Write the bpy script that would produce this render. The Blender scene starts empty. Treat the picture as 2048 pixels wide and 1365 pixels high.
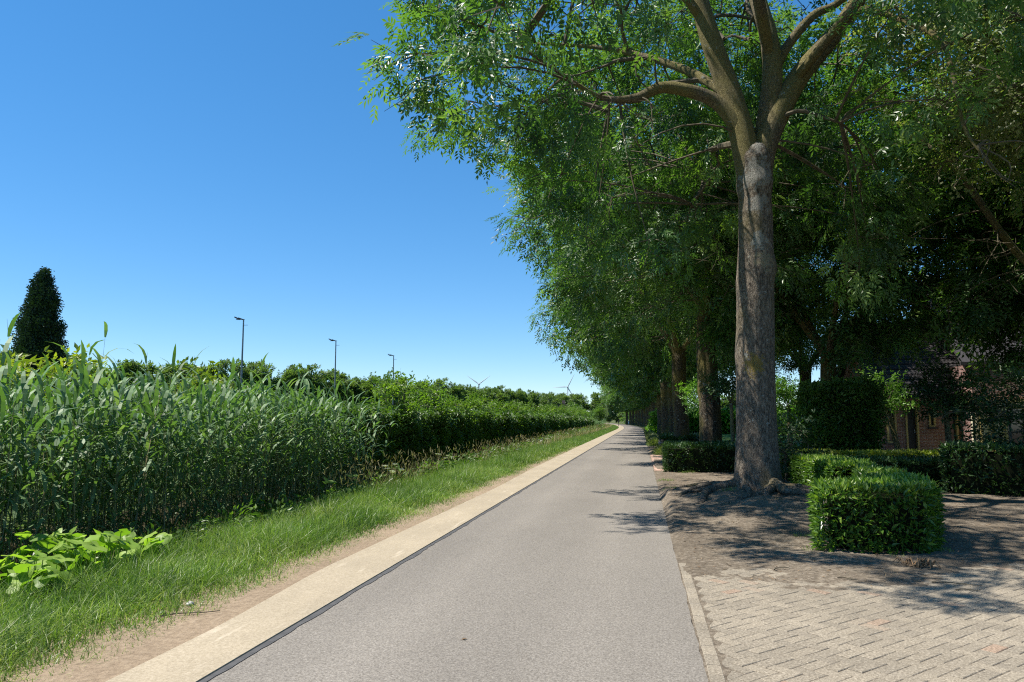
import bpy, math, random
import numpy as np
from mathutils import Vector

# ------------------------------------------------------------------ camera, sky, sun, exposure
SC = bpy.context.scene
COL = SC.collection
YAW = math.radians(9.8)
cd = bpy.data.cameras.new('camera'); cam = bpy.data.objects.new('camera', cd); COL.objects.link(cam)
cam.location = (0, 0, 1.6); cam.rotation_euler = (math.radians(90 + 6.02), 0, YAW)
cd.sensor_width = 36; cd.lens = 26.02; cd.clip_start = 0.05; cd.clip_end = 9000
SC.camera = cam
SUN_EL, SUN_AZ = math.radians(61), math.radians(-10)    # sun to the left of the road, a little behind the camera
S = Vector((-math.cos(SUN_EL) * math.cos(SUN_AZ), math.cos(SUN_EL) * math.sin(SUN_AZ), math.sin(SUN_EL)))
w = bpy.data.worlds.new('World'); SC.world = w; w.use_nodes = True
nt = w.node_tree
sky = nt.nodes.new('ShaderNodeTexSky'); sky.sky_type = 'NISHITA'; sky.sun_disc = False
sky.sun_elevation = SUN_EL; sky.sun_rotation = math.radians(260); sky.altitude = 0
sky.air_density = 0.85; sky.dust_density = 0.0; sky.ozone_density = 5.0
bg = nt.nodes['Background']; bg.inputs['Strength'].default_value = 0.128
hs_ = nt.nodes.new('ShaderNodeHueSaturation'); hs_.inputs['Saturation'].default_value = 1.42; hs_.inputs['Hue'].default_value = .496
gm_ = nt.nodes.new('ShaderNodeGamma'); gm_.inputs['Gamma'].default_value = .72
nt.links.new(sky.outputs[0], gm_.inputs['Color']); nt.links.new(gm_.outputs[0], hs_.inputs['Color']); tn_ = nt.nodes.new('ShaderNodeMix'); tn_.data_type = 'RGBA'; tn_.blend_type = 'MULTIPLY'; tn_.inputs[0].default_value = 1; tn_.inputs[7].default_value = (.90, .99, 1.08, 1)
nt.links.new(hs_.outputs[0], tn_.inputs[6]); nt.links.new(tn_.outputs[2], bg.inputs['Color'])
sl = bpy.data.lights.new('sun', 'SUN'); sl.energy = 4.6; sl.angle = math.radians(0.53); sl.color = (1.0, 0.945, 0.86)
so = bpy.data.objects.new('sun', sl); COL.objects.link(so); so.rotation_euler = S.to_track_quat('Z', 'Y').to_euler()
SC.view_settings.view_transform = 'Standard'; SC.view_settings.look = 'None'
SC.view_settings.exposure = 1.0; SC.view_settings.gamma = 1
SC.view_settings.use_curve_mapping = False
SC.render.engine = 'CYCLES'
SC.cycles.use_denoising = False; SC.cycles.pixel_filter_type = 'BLACKMAN_HARRIS'; SC.cycles.filter_width = 1.15; SC.cycles.sample_clamp_indirect = 4
SC.cycles.max_bounces = 8; SC.cycles.diffuse_bounces = 3; SC.cycles.transmission_bounces = 4; SC.cycles.glossy_bounces = 3

rng = np.random.default_rng(7); random.seed(7)
pi = math.pi

# ------------------------------------------------------------------ small helpers
def curve_x(y):                      # sideways shift of the road, straight for 110 m, then bending left
    y = np.asarray(y, float)
    return np.where(y > 110, -4.0e-4 * (y - 110) ** 2, 0.0)

_waves = [(np.array(random_dir), ph) for random_dir, ph in
          [((math.cos(a), math.sin(a), math.sin(a * 3.1) * .8), a * 5.3) for a in [.3, 1.1, 2.0, 2.7, 3.9, 4.6, 5.5]]]
def noise(P, scale=1.0):             # smooth pseudo noise in -1..1
    P = np.asarray(P, float) * scale; out = 0; amp = 1; tot = 0
    for o in range(3):
        for d, ph in _waves[o:o + 4]:
            out = out + amp * np.sin((P @ d[:P.shape[-1]]) * (1.9 ** o) * 2.1 + ph * (o + 1)); tot += amp
        amp *= .6
    return out / tot * 1.6

def tag(o, label=None, cat=None, group=None, kind=None):
    if label: o['label'] = label
    if cat: o['category'] = cat
    if group: o['group'] = group
    if kind: o['kind'] = kind
    return o
def empty(name, loc=(0, 0, 0), rz=0, label=None, cat=None, group=None):
    o = bpy.data.objects.new(name, None); COL.objects.link(o); o.location = loc; o.rotation_euler = (0, 0, rz)
    o.empty_display_size = .2
    return tag(o, label, cat, group)
def link(name, me, parent=None, loc=None):
    o = bpy.data.objects.new(name, me); COL.objects.link(o)
    if parent is not None: o.parent = parent
    if loc is not None: o.location = loc
    return o
def copy_tree(o, loc, rz=0, scale=1, label=None, group=None):
    c = o.copy(); COL.objects.link(c); c.location = loc; c.rotation_euler = (0, 0, rz)
    c.scale = (scale,) * 3 if isinstance(scale, (int, float)) else scale
    if label: c['label'] = label
    if group: c['group'] = group
    for ch in [q for q in COL.objects if q.parent is o]:
        d = ch.copy(); COL.objects.link(d); d.parent = c
        for g in [q for q in COL.objects if q.parent is ch]:
            e = g.copy(); COL.objects.link(e); e.parent = d
    return c

class MB:
    """collects polygons (quads) and builds one mesh"""
    def __init__(s): s.V = []; s.Q = []; s.R = []; s.M = []; s.n = 0
    def add(s, V, Q, rnd=0.5, mi=0):
        V = np.asarray(V, float); Q = np.asarray(Q, np.int64)
        s.V.append(V); s.Q.append(Q + s.n); s.n += len(V)
        s.R.append(np.full(len(V), rnd) if np.isscalar(rnd) else np.asarray(rnd)); s.M.append(np.full(len(Q), mi))
        return s
    def box(s, a, b, mi=0, rnd=.5, rz=0, piv=None):
        x0, y0, z0 = a; x1, y1, z1 = b
        V = np.array([(x0,y0,z0),(x1,y0,z0),(x1,y1,z0),(x0,y1,z0),(x0,y0,z1),(x1,y0,z1),(x1,y1,z1),(x0,y1,z1)], float)
        if rz:
            p = np.array(piv if piv else ((x0+x1)/2, (y0+y1)/2)); c, q = math.cos(rz), math.sin(rz)
            d = V[:, :2] - p; V[:, 0] = p[0] + d[:, 0]*c - d[:, 1]*q; V[:, 1] = p[1] + d[:, 0]*q + d[:, 1]*c
        return s.add(V, [(0,3,2,1),(4,5,6,7),(0,1,5,4),(1,2,6,5),(2,3,7,6),(3,0,4,7)], rnd, mi)
    def tube(s, P, r, n=8, mi=0, rnd=.5, cap=True, disp=None):
        P = np.asarray(P, float); k = len(P); r = np.full(k, r) if np.isscalar(r) else np.asarray(r, float)
        T = np.gradient(P, axis=0); T /= np.linalg.norm(T, axis=1)[:, None] + 1e-9
        ref = np.array([1., 0, 0]) if abs(T[:, 0]).mean() < .75 else np.array([0, 0, 1.])
        U = np.cross(T, ref); U /= np.linalg.norm(U, axis=1)[:, None] + 1e-9
        W = np.cross(T, U)
        th = np.linspace(0, 2*pi, n, endpoint=False)
        rr = r[:, None] * np.ones(n)
        V = P[:, None] + rr[..., None] * (np.cos(th)[None, :, None]*U[:, None] + np.sin(th)[None, :, None]*W[:, None])
        if disp is not None:
            f = disp(V.reshape(-1, 3), np.repeat(np.arange(k), n)).reshape(k, n)
            V = P[:, None] + (rr*f)[..., None] * (np.cos(th)[None, :, None]*U[:, None] + np.sin(th)[None, :, None]*W[:, None])
        i = np.arange(k-1)[:, None]*n; j = np.arange(n)[None, :]; j2 = (j+1) % n
        Q = np.stack([i+j, i+j2, i+n+j2, i+n+j], -1).reshape(-1, 4)
        V = V.reshape(-1, 3)
        if cap and n >= 4:
            c = len(V); V = np.vstack([V, P[-1:], P[:1]])
            b = (k-1)*n
            cp = [(b+q, b+(q+1) % n, b+(q+2) % n, c) for q in range(0, n-1, 2)] + [((q+2) % n, (q+1) % n, q, c+1) for q in range(0, n-1, 2)]
            Q = np.vstack([Q, np.array(cp)])
        return s.add(V, Q, rnd, mi)
    def scatter(s, tm, P, D, sc, rnd=None, roll=None, mi=None, upw=1.0):
        """place template (V, Q, M) at points P with its x axis along D"""
        V0, Q0, M0 = tm; N = len(P)
        if N == 0: return s
        D = D / (np.linalg.norm(D, axis=1)[:, None] + 1e-9)
        up = np.tile([0., 0, 1.], (N, 1)) + rng.normal(0, .35 if upw == 1.0 else upw, (N, 3))
        Sd = np.cross(up, D); Sd /= np.linalg.norm(Sd, axis=1)[:, None] + 1e-9
        U = np.cross(D, Sd)
        sc = np.full(N, sc) if np.isscalar(sc) else sc
        A = np.stack([D, Sd, U], 2) * sc[:, None, None]
        V = np.einsum('nij,vj->nvi', A, V0) + P[:, None]
        Q = Q0[None] + (np.arange(N) * len(V0))[:, None, None]
        if rnd is None: rnd = rng.random(N)
        s.V.append(V.reshape(-1, 3)); s.Q.append(Q.reshape(-1, 4) + s.n); s.n += N * len(V0)
        s.R.append(np.repeat(rnd, len(V0))); s.M.append(np.tile(M0, N) if mi is None else np.full(N*len(Q0), mi))
        return s
    def mesh(s, name, mats, smooth=False):
        V = np.vstack(s.V); Q = np.vstack(s.Q); M = np.concatenate(s.M)
        me = bpy.data.meshes.new(name)
        me.vertices.add(len(V)); me.vertices.foreach_set('co', V.astype(np.float32).ravel())
        me.loops.add(len(Q)*4); me.loops.foreach_set('vertex_index', Q.astype(np.int32).ravel())
        me.polygons.add(len(Q)); me.polygons.foreach_set('loop_start', np.arange(0, len(Q)*4, 4, dtype=np.int32))
        me.polygons.foreach_set('material_index', M.astype(np.int32))
        me.polygons.foreach_set('use_smooth', np.full(len(Q), smooth))
        for m in (mats if isinstance(mats, (list, tuple)) else [mats]): me.materials.append(m)
        a = me.attributes.new('rnd', 'FLOAT', 'POINT'); a.data.foreach_set('value', np.concatenate(s.R).astype(np.float32))
        me.update(calc_edges=True); me.validate()
        return me
    def obj(s, name, mats, parent=None, smooth=False, loc=None):
        return link(name, s.mesh(name, mats, smooth), parent, loc)

# ------------------------------------------------------------------ materials
class MT:
    def __init__(s, name):
        s.m = bpy.data.materials.new(name); s.m.use_nodes = True; s.nt = s.m.node_tree; s.b = s.nt.nodes['Principled BSDF']
        s.out = s.nt.nodes['Material Output']; s.obj = False
    def n(s, t): return s.nt.nodes.new(t)
    def l(s, a, b): s.nt.links.new(a, b)
    def coord(s, scale=(1, 1, 1)):
        if s.obj: c = s.n('ShaderNodeTexCoord').outputs['Object']
        else: c = s.n('ShaderNodeNewGeometry').outputs['Position']
        mp = s.n('ShaderNodeMapping'); mp.inputs['Scale'].default_value = scale; s.l(c, mp.inputs[0]); return mp.outputs[0]
    def noise(s, scale, detail=3, st=(1, 1, 1), rough=.55, dist=0):
        t = s.n('ShaderNodeTexNoise'); t.inputs['Scale'].default_value = scale; t.inputs['Detail'].default_value = detail
        t.inputs['Roughness'].default_value = rough; t.inputs['Distortion'].default_value = dist
        s.l(s.coord(st), t.inputs['Vector']); return t.outputs['Fac']
    def attr(s, name='rnd'):
        a = s.n('ShaderNodeAttribute'); a.attribute_name = name; return a.outputs['Fac']
    def ramp(s, fac, stops, interp='LINEAR'):
        r = s.n('ShaderNodeValToRGB'); r.color_ramp.interpolation = interp
        e = r.color_ramp.elements
        while len(e) < len(stops): e.new(.5)
        for el, (p, c) in zip(e, stops): el.position = p; el.color = (c, c, c, 1) if np.isscalar(c) else (*c, 1)
        s.l(fac, r.inputs[0]); return r.outputs[0]
    def mix(s, fac, a, b, mode='MIX'):
        m = s.n('ShaderNodeMix'); m.data_type = 'RGBA'; m.blend_type = mode
        for sock, v in ((m.inputs[0], fac), (m.inputs[6], a), (m.inputs[7], b)):
            if isinstance(v, bpy.types.NodeSocket): s.l(v, sock)
            elif np.isscalar(v): sock.default_value = v if sock == m.inputs[0] else (v, v, v, 1)
            else: sock.default_value = (*v, 1)
        return m.outputs[2]
    def math(s, op, a, b=0.):
        m = s.n('ShaderNodeMath'); m.operation = op
        for i, v in enumerate((a, b)):
            if isinstance(v, bpy.types.NodeSocket): s.l(v, m.inputs[i])
            else: m.inputs[i].default_value = v
        return m.outputs[0]
    def bump(s, h, strength=.5, dist=.02):
        b = s.n('ShaderNodeBump'); b.inputs['Strength'].default_value = strength; b.inputs['Distance'].default_value = dist
        s.l(h, b.inputs['Height']); s.l(b.outputs[0], s.b.inputs['Normal']); return b.outputs[0]
    def done(s, col=None, rough=.8, spec=.3, metal=0):
        if col is not None:
            if isinstance(col, bpy.types.NodeSocket): s.l(col, s.b.inputs['Base Color'])
            else: s.b.inputs['Base Color'].default_value = (*col, 1)
        s.b.inputs['Roughness'].default_value = rough; s.b.inputs['Specular IOR Level'].default_value = spec
        s.b.inputs['Metallic'].default_value = metal
        return s.m

def plain(name, c1, c2=None, scale=8, rough=.7, spec=.3, metal=0, bump=0):
    t = MT(name); t.obj = True; c2 = c2 or tuple(v*.7 for v in c1)
    f = t.noise(scale, 4)
    if bump: t.bump(f, bump, .01)
    return t.done(t.ramp(f, [(.3, c2), (.7, c1)]), rough, spec, metal)

def leafmat(name, cols, trans=.35, rough=.45, spec=.4, tcol=None):
    """foliage: colour differs from leaf to leaf, part of the light passes through"""
    t = MT(name)
    c = t.ramp(t.attr(), [(i/(len(cols)-1), col) for i, col in enumerate(cols)])
    c = t.mix(.5, c, t.mix(1.0, c, t.ramp(t.noise(.9, 2), [(.3, .62), (.7, 1.35)]), 'MULTIPLY'))
    t.done(c, rough, spec)
    tr = t.n('ShaderNodeBsdfTranslucent')
    t.l(t.mix(1.0, c, tcol or (1.35, 1.6, .5), 'MULTIPLY'), tr.inputs[0])
    mx = t.n('ShaderNodeMixShader'); mx.inputs[0].default_value = trans
    t.l(t.b.outputs[0], mx.inputs[1]); t.l(tr.outputs[0], mx.inputs[2]); t.l(mx.outputs[0], t.out.inputs[0])
    return t.m

m_ash = leafmat('ash_leaf', [(.030,.078,.026), (.062,.135,.036), (.108,.20,.048), (.18,.27,.066)], .42, .38, .5)
m_ash_far = leafmat('ash_leaf_far', [(.032,.076,.026), (.068,.135,.038), (.118,.20,.052), (.18,.26,.07)], .42, .40, .45)
m_birch = leafmat('birch_leaf', [(.11,.14,.05), (.18,.21,.08), (.27,.30,.14)], .45, .4)
m_reed = leafmat('reed_leaf', [(.036,.085,.028), (.088,.165,.060), (.150,.240,.100), (.23,.31,.155)], .3, .5, .35, (1.2, 1.5, .4))
m_reedstem = leafmat('reed_stem', [(.07,.085,.03), (.17,.17,.07)], .1)
m_grass = leafmat('grass_blade', [(.052,.110,.020), (.110,.190,.036), (.175,.265,.055), (.36,.38,.17)], .38, .42, .4)
m_drygrass = leafmat('dry_grass', [(.16,.15,.06), (.30,.25,.13), (.42,.36,.22)], .3, .7)
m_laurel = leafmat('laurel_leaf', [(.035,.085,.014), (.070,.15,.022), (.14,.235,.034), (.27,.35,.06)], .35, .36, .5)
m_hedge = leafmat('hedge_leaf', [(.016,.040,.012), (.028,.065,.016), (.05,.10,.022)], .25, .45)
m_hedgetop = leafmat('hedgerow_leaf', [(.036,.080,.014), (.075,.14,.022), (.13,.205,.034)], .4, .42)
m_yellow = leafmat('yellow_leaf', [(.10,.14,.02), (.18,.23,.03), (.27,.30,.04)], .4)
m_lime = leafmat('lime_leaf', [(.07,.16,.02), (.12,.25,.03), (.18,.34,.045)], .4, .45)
m_burdock = leafmat('burdock_leaf', [(.14,.24,.03), (.21,.33,.045), (.28,.40,.07)], .45, .5)
m_conifer = leafmat('dark_oak_leaf', [(.010,.026,.010), (.018,.042,.014), (.03,.06,.02)], .15, .5)
m_belt = leafmat('distant_leaf', [(.070,.120,.040), (.105,.16,.052), (.145,.20,.068)], .4, .6)
m_sap = leafmat('sapling_leaf', [(.06,.12,.018), (.12,.205,.028), (.20,.29,.045)], .42, .42)
m_white = leafmat('white_flower', [(.5,.5,.42), (.7,.7,.62)], .3)
m_litter = leafmat('dead_leaf', [(.08,.05,.03), (.17,.11,.06), (.30,.21,.12)], .05, .9)

def barkmat(name, c1, c2, moss, lichen_spots=(), sc=1.0, moss_amt=.55):
    t = MT(name); t.obj = True
    ridg = t.noise(25*sc, 8, (1, 1, .42), .72, .9)
    big = t.noise(1.3, 3, (1, 1, .5)); fine = t.noise(60, 3)
    c = t.ramp(ridg, [(.36, tuple(v*.35 for v in c2)), (.47, c2), (.62, c1)])
    c = t.mix(t.ramp(big, [(moss_amt-.07, 0), (moss_amt+.1, .75)]), c, t.mix(ridg, tuple(v*.6 for v in moss), moss))
    sp = t.noise(7.5, 4, (1, 1, 1), .6)
    c = t.mix(t.ramp(sp, [(.655, 0), (.68, .8)]), c, (.36, .36, .31))
    for (p, rad, col) in lichen_spots:
        vm = t.n('ShaderNodeVectorMath'); vm.operation = 'DISTANCE'; t.l(t.coord(), vm.inputs[0]); vm.inputs[1].default_value = p
        q = t.math('DIVIDE', vm.outputs['Value'], rad)
        q = t.math('ADD', q, t.math('MULTIPLY', t.math('SUBTRACT', t.noise(9, 6, rough=.75), .5), 4.2))
        c = t.mix(t.ramp(q, [(.55, .85), (.85, 0)]), c, t.mix(fine, tuple(v*.6 for v in col), col))
    h = t.math('ADD', t.math('MULTIPLY', ridg, 1.), t.math('MULTIPLY', fine, .15))
    t.bump(h, 1., .09)
    return t.done(c, .9, .15)
m_bark1 = barkmat('ash_bark', (.30,.25,.19), (.14,.115,.088), (.25,.205,.09),
                  [((.12,-.30,6.35), .42, (.36,.35,.31)), ((.16,-.35,6.9), .22, (.38,.37,.33)), ((.12,-.33,5.75), .24, (.34,.33,.29)),
                   ((-.05,-.4,2.62), .26, (.33,.24,.06)), ((.12,-.36,5.0), .2, (.40,.40,.35)), ((.2,-.35,4.6), .22, (.34,.30,.2))], 1.0, .60)
m_bark = barkmat('mossy_bark', (.16,.13,.09), (.055,.045,.032), (.17,.145,.04), (), 1.0, .47)
m_limb = barkmat('limb_bark', (.30,.25,.165), (.15,.125,.085), (.29,.25,.09), (), 1.3, .45)
m_twig = plain('twig', (.13,.11,.07), (.06,.05,.035), 6, .9)

def asphalt():
    t = MT('asphalt'); sp = t.noise(62, 3, rough=.85); sp2 = t.noise(105, 2, rough=.9)
    c = t.ramp(sp, [(.34, (.098,.086,.071)), (.5, (.165,.147,.124)), (.66, (.25,.225,.19))])
    c = t.mix(t.ramp(sp2, [(.58, 0), (.66, .6)]), c, (.38,.355,.31))
    c = t.mix(1., c, t.ramp(t.noise(.45, 4, (1, .35, 1)), [(.3, .90), (.7, 1.1)]), 'MULTIPLY')
    c = t.mix(1., c, t.ramp(t.noise(2.2, 5, (1, .25, 1), .7), [(.25, .93), (.8, 1.06)]), 'MULTIPLY')
    sx = t.n('ShaderNodeSeparateXYZ'); t.l(t.coord(), sx.inputs[0])
    q = t.math('ABSOLUTE', t.math('SUBTRACT', t.math('ABSOLUTE', t.math('ADD', sx.outputs[0], 1.15)), .72))   # two worn wheel tracks
    c = t.mix(1., c, t.ramp(q, [(.0, 1.07), (.45, .97)]), 'MULTIPLY')
    t.bump(t.math('ADD', sp, sp2), .35, .006)
    return t.done(c, .82, .3)
m_asph = asphalt()
def concrete():
    t = MT('concrete'); sp = t.noise(60, 3, rough=.85)
    c = t.ramp(sp, [(.3, (.215,.175,.118)), (.5, (.31,.258,.18)), (.7, (.40,.34,.25))])
    c = t.mix(1., c, t.ramp(t.noise(1.4, 5, (1, .5, 1), .65), [(.25, .84), (.75, 1.12)]), 'MULTIPLY')
    c = t.mix(t.ramp(t.noise(5, 4, (2, .25, 1)), [(.6, 0), (.72, .35)]), c, (.55,.48,.37))
    t.bump(sp, .3, .004); return t.done(c, .85, .25)
m_conc = concrete()
def sandm(name, cs, sc=30, bd=.02, big=.8):
    t = MT(name); f = t.noise(sc, 6, rough=.7); g = t.noise(big, 4)
    c = t.ramp(f, [(.25, cs[0]), (.5, cs[1]), (.75, cs[2])])
    c = t.mix(t.ramp(g, [(.4, 0), (.65, .6)]), c, t.mix(f, tuple(v*.6 for v in cs[0]), cs[1]))
    t.bump(t.math('ADD', f, g), .8, bd); return t.done(c, .95, .1)
m_sand = sandm('sand', [(.155,.115,.078), (.27,.205,.140), (.36,.285,.20)], 18, .03)
m_soil = sandm('soil', [(.055,.043,.032), (.165,.135,.10), (.34,.29,.225)], 19, .04)
def groundm():
    t = MT('ground_cover'); f = t.noise(6, 6, rough=.7)
    g = t.ramp(f, [(.3, (.035,.060,.015)), (.55, (.075,.115,.028)), (.75, (.11,.15,.04))])
    d = t.ramp(f, [(.3, (.05,.04,.028)), (.6, (.12,.09,.06))])
    c = t.mix(t.attr(), g, d); t.bump(f, .6, .03); return t.done(c, .95, .1)
m_ground = groundm()
m_lawn = sandm('lawn_green', [(.06,.11,.022), (.10,.17,.035), (.14,.21,.05)], 12, .02, .3)
def paverm(name, a, b, c3):
    t = MT(name); f = t.noise(58, 3, rough=.85)
    oi = t.n('ShaderNodeObjectInfo').outputs['Random']
    c = t.ramp(f, [(.28, a), (.5, b), (.7, c3)])
    v = t.math('FRACT', t.math('ADD', oi, t.math('MULTIPLY', t.attr(), 7.31)))
    c = t.mix(1., c, t.ramp(v, [(0, (.86,.85,.84)), (.96, (1.08,1.06,1.03)), (.985, (1.12,.93,.86))]), 'MULTIPLY')
    c = t.mix(1., c, t.ramp(t.noise(.9, 4), [(.3, .86), (.7, 1.1)]), 'MULTIPLY')
    t.bump(f, .5, .005); return t.done(c, .88, .25)
m_paver = paverm('paver_concrete', (.10,.085,.063), (.225,.195,.15), (.38,.335,.265))
m_brickp = paverm('paver_brick', (.30,.19,.15), (.44,.30,.235), (.52,.38,.31))
m_tar = plain('bitumen', (.085,.083,.082), (.05,.05,.05), 14, .85)
def brickwall():
    t = MT('brick_wall'); bt = t.n('ShaderNodeTexBrick'); bt.inputs['Scale'].default_value = 1.0
    bt.inputs['Brick Width'].default_value = .21; bt.inputs['Row Height'].default_value = .062; bt.inputs['Mortar Size'].default_value = .008
    bt.inputs['Color1'].default_value = (.15,.072,.06,1); bt.inputs['Color2'].default_value = (.24,.12,.10,1); bt.inputs['Mortar'].default_value = (.36,.31,.28,1)
    cm = t.n('ShaderNodeCombineXYZ'); sx = t.n('ShaderNodeSeparateXYZ'); t.l(t.coord(), sx.inputs[0])
    t.l(t.math('ADD', sx.outputs[0], sx.outputs[1]), cm.inputs[0]); t.l(sx.outputs[2], cm.inputs[1]); t.l(cm.outputs[0], bt.inputs['Vector'])
    c = t.mix(1., bt.outputs['Color'], t.ramp(t.noise(1.5, 4), [(.3, .8), (.7, 1.15)]), 'MULTIPLY')
    t.bump(t.math('SUBTRACT', 1., bt.outputs['Fac']), .6, .01); return t.done(c, .9, .2)
m_brick = brickwall()
m_slate = plain('roof_slate', (.055,.05,.052), (.03,.028,.03), 9, .7)
m_redroof = plain('brown_roof', (.13,.085,.075), (.08,.055,.05), 3, .8)
m_cream = plain('cream_paint', (.62,.57,.42), (.52,.47,.34), 3, .6)
m_ochre = plain('ochre_frame', (.42,.33,.13), (.33,.26,.10), 4, .5)
m_dark = plain('dark_paint', (.02,.02,.022), (.012,.012,.014), 5, .4)
m_white_p = plain('white_paint', (.78,.78,.76), (.66,.66,.64), 3, .5)
m_galv = plain('galvanised_steel', (.22,.24,.26), (.14,.15,.17), 5, .45, .5, .6)
m_turb = plain('turbine_white', (.50,.53,.56), (.45,.48,.52), .01, .5)
m_glass = MT('window_glass').done((.02,.025,.03), .06, .8)
m_wood = plain('weathered_wood', (.19,.16,.12), (.09,.075,.055), 14, .9, .2, 0, .4)
m_stone = plain('pale_stone', (.55,.52,.47), (.36,.34,.30), 9, .85, .2, 0, .4)
m_bluefab = plain('blue_grey_plastic', (.035,.055,.09), (.02,.03,.05), 6, .5)
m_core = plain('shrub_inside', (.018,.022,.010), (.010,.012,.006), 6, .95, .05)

# ------------------------------------------------------------------ leaf templates (x axis = growth direction)
def T_leaflet(L, W, dx=0, ang=0, droop=0, z=0, base=(0, 0, 0)):
    c, s_ = math.cos(ang), math.sin(ang)
    P = [(0, 0, 0), (L*.45, W/2, -droop*L*.2), (L, 0, -droop*L), (L*.45, -W/2, -droop*L*.2)]
    return [(base[0] + x*c - y*s_, base[1] + x*s_ + y*c, base[2] + zz + z) for x, y, zz in P]
def tmpl(polys, mats=None):
    V = np.array([p for q in polys for p in q], float)
    Q = np.arange(len(V)).reshape(-1, 4)
    return V, Q, np.zeros(len(Q), int) if mats is None else np.array(mats)
def compound(L, n, ll, lw, base, az, el, droop=.5):
    """one pinnate leaf: pairs of leaflets along a drooping rachis"""
    polys = []
    ca, sa = math.cos(az), math.sin(az)
    for i in range(n):
        f = .25 + .75*(i+1)/n
        for sd in (-1, 1):
            if i == n-1 and sd == 1: continue
            x = L*f; z = math.sin(el)*x - droop*x*x/L*.55
            a = sd*.95 if i < n-1 else 0
            q = T_leaflet(ll*random.uniform(.85, 1.15), lw, 0, a + random.uniform(-.12, .12), random.uniform(.1, .45), 0, (x*math.cos(el), 0, z))
            polys.append([(base[0]+px*ca-py*sa, base[1]+px*sa+py*ca, base[2]+pz) for px, py, pz in q])
    return polys
def spray(nleaf, L, n, ll, lw, span=.28):
    polys = []
    for k in range(nleaf):
        b = (span*k/nleaf, 0, -.05*k/nleaf)
        az = (k % 2*2-1)*random.uniform(.5, 1.3) if k < nleaf-1 else random.uniform(-.2, .2)
        polys += compound(L*random.uniform(.8, 1.1), n, ll, lw, b, az, random.uniform(-.3, .45), random.uniform(.3, .9))
    return tmpl(polys)
SP_FINE = [spray(5, .32, 4, .118, .043) for _ in range(4)]
SP_MID = [spray(4, .34, 3, .16, .058) for _ in range(3)]
def clumpt(n, R, ll, lw):
    polys = []
    for k in range(n):
        a = random.uniform(0, 2*pi); r = R*random.random()**.5
        polys.append(T_leaflet(ll*random.uniform(.7, 1.3), lw, 0, random.uniform(0, 2*pi), random.uniform(-.4, .8), 0,
                     (R*.6+r*math.cos(a), r*math.sin(a), random.uniform(-.35, .35)*R)))
    return tmpl(polys)
SP_FAR = [clumpt(9, .40, .30, .16) for _ in range(3)]
SP_BELT = [clumpt(7, .6, .62, .38) for _ in range(3)]
SP_BUSH = [clumpt(11, .15, .11, .05) for _ in range(3)]
SP_BIRCH = [clumpt(13, .17, .065, .045) for _ in range(3)]
SP_HEDGEROW = [clumpt(10, .22, .17, .085) for _ in range(3)]

def unit(n):
    d = rng.normal(0, 1, (n, 3)); return d / np.linalg.norm(d, axis=1)[:, None]

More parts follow.
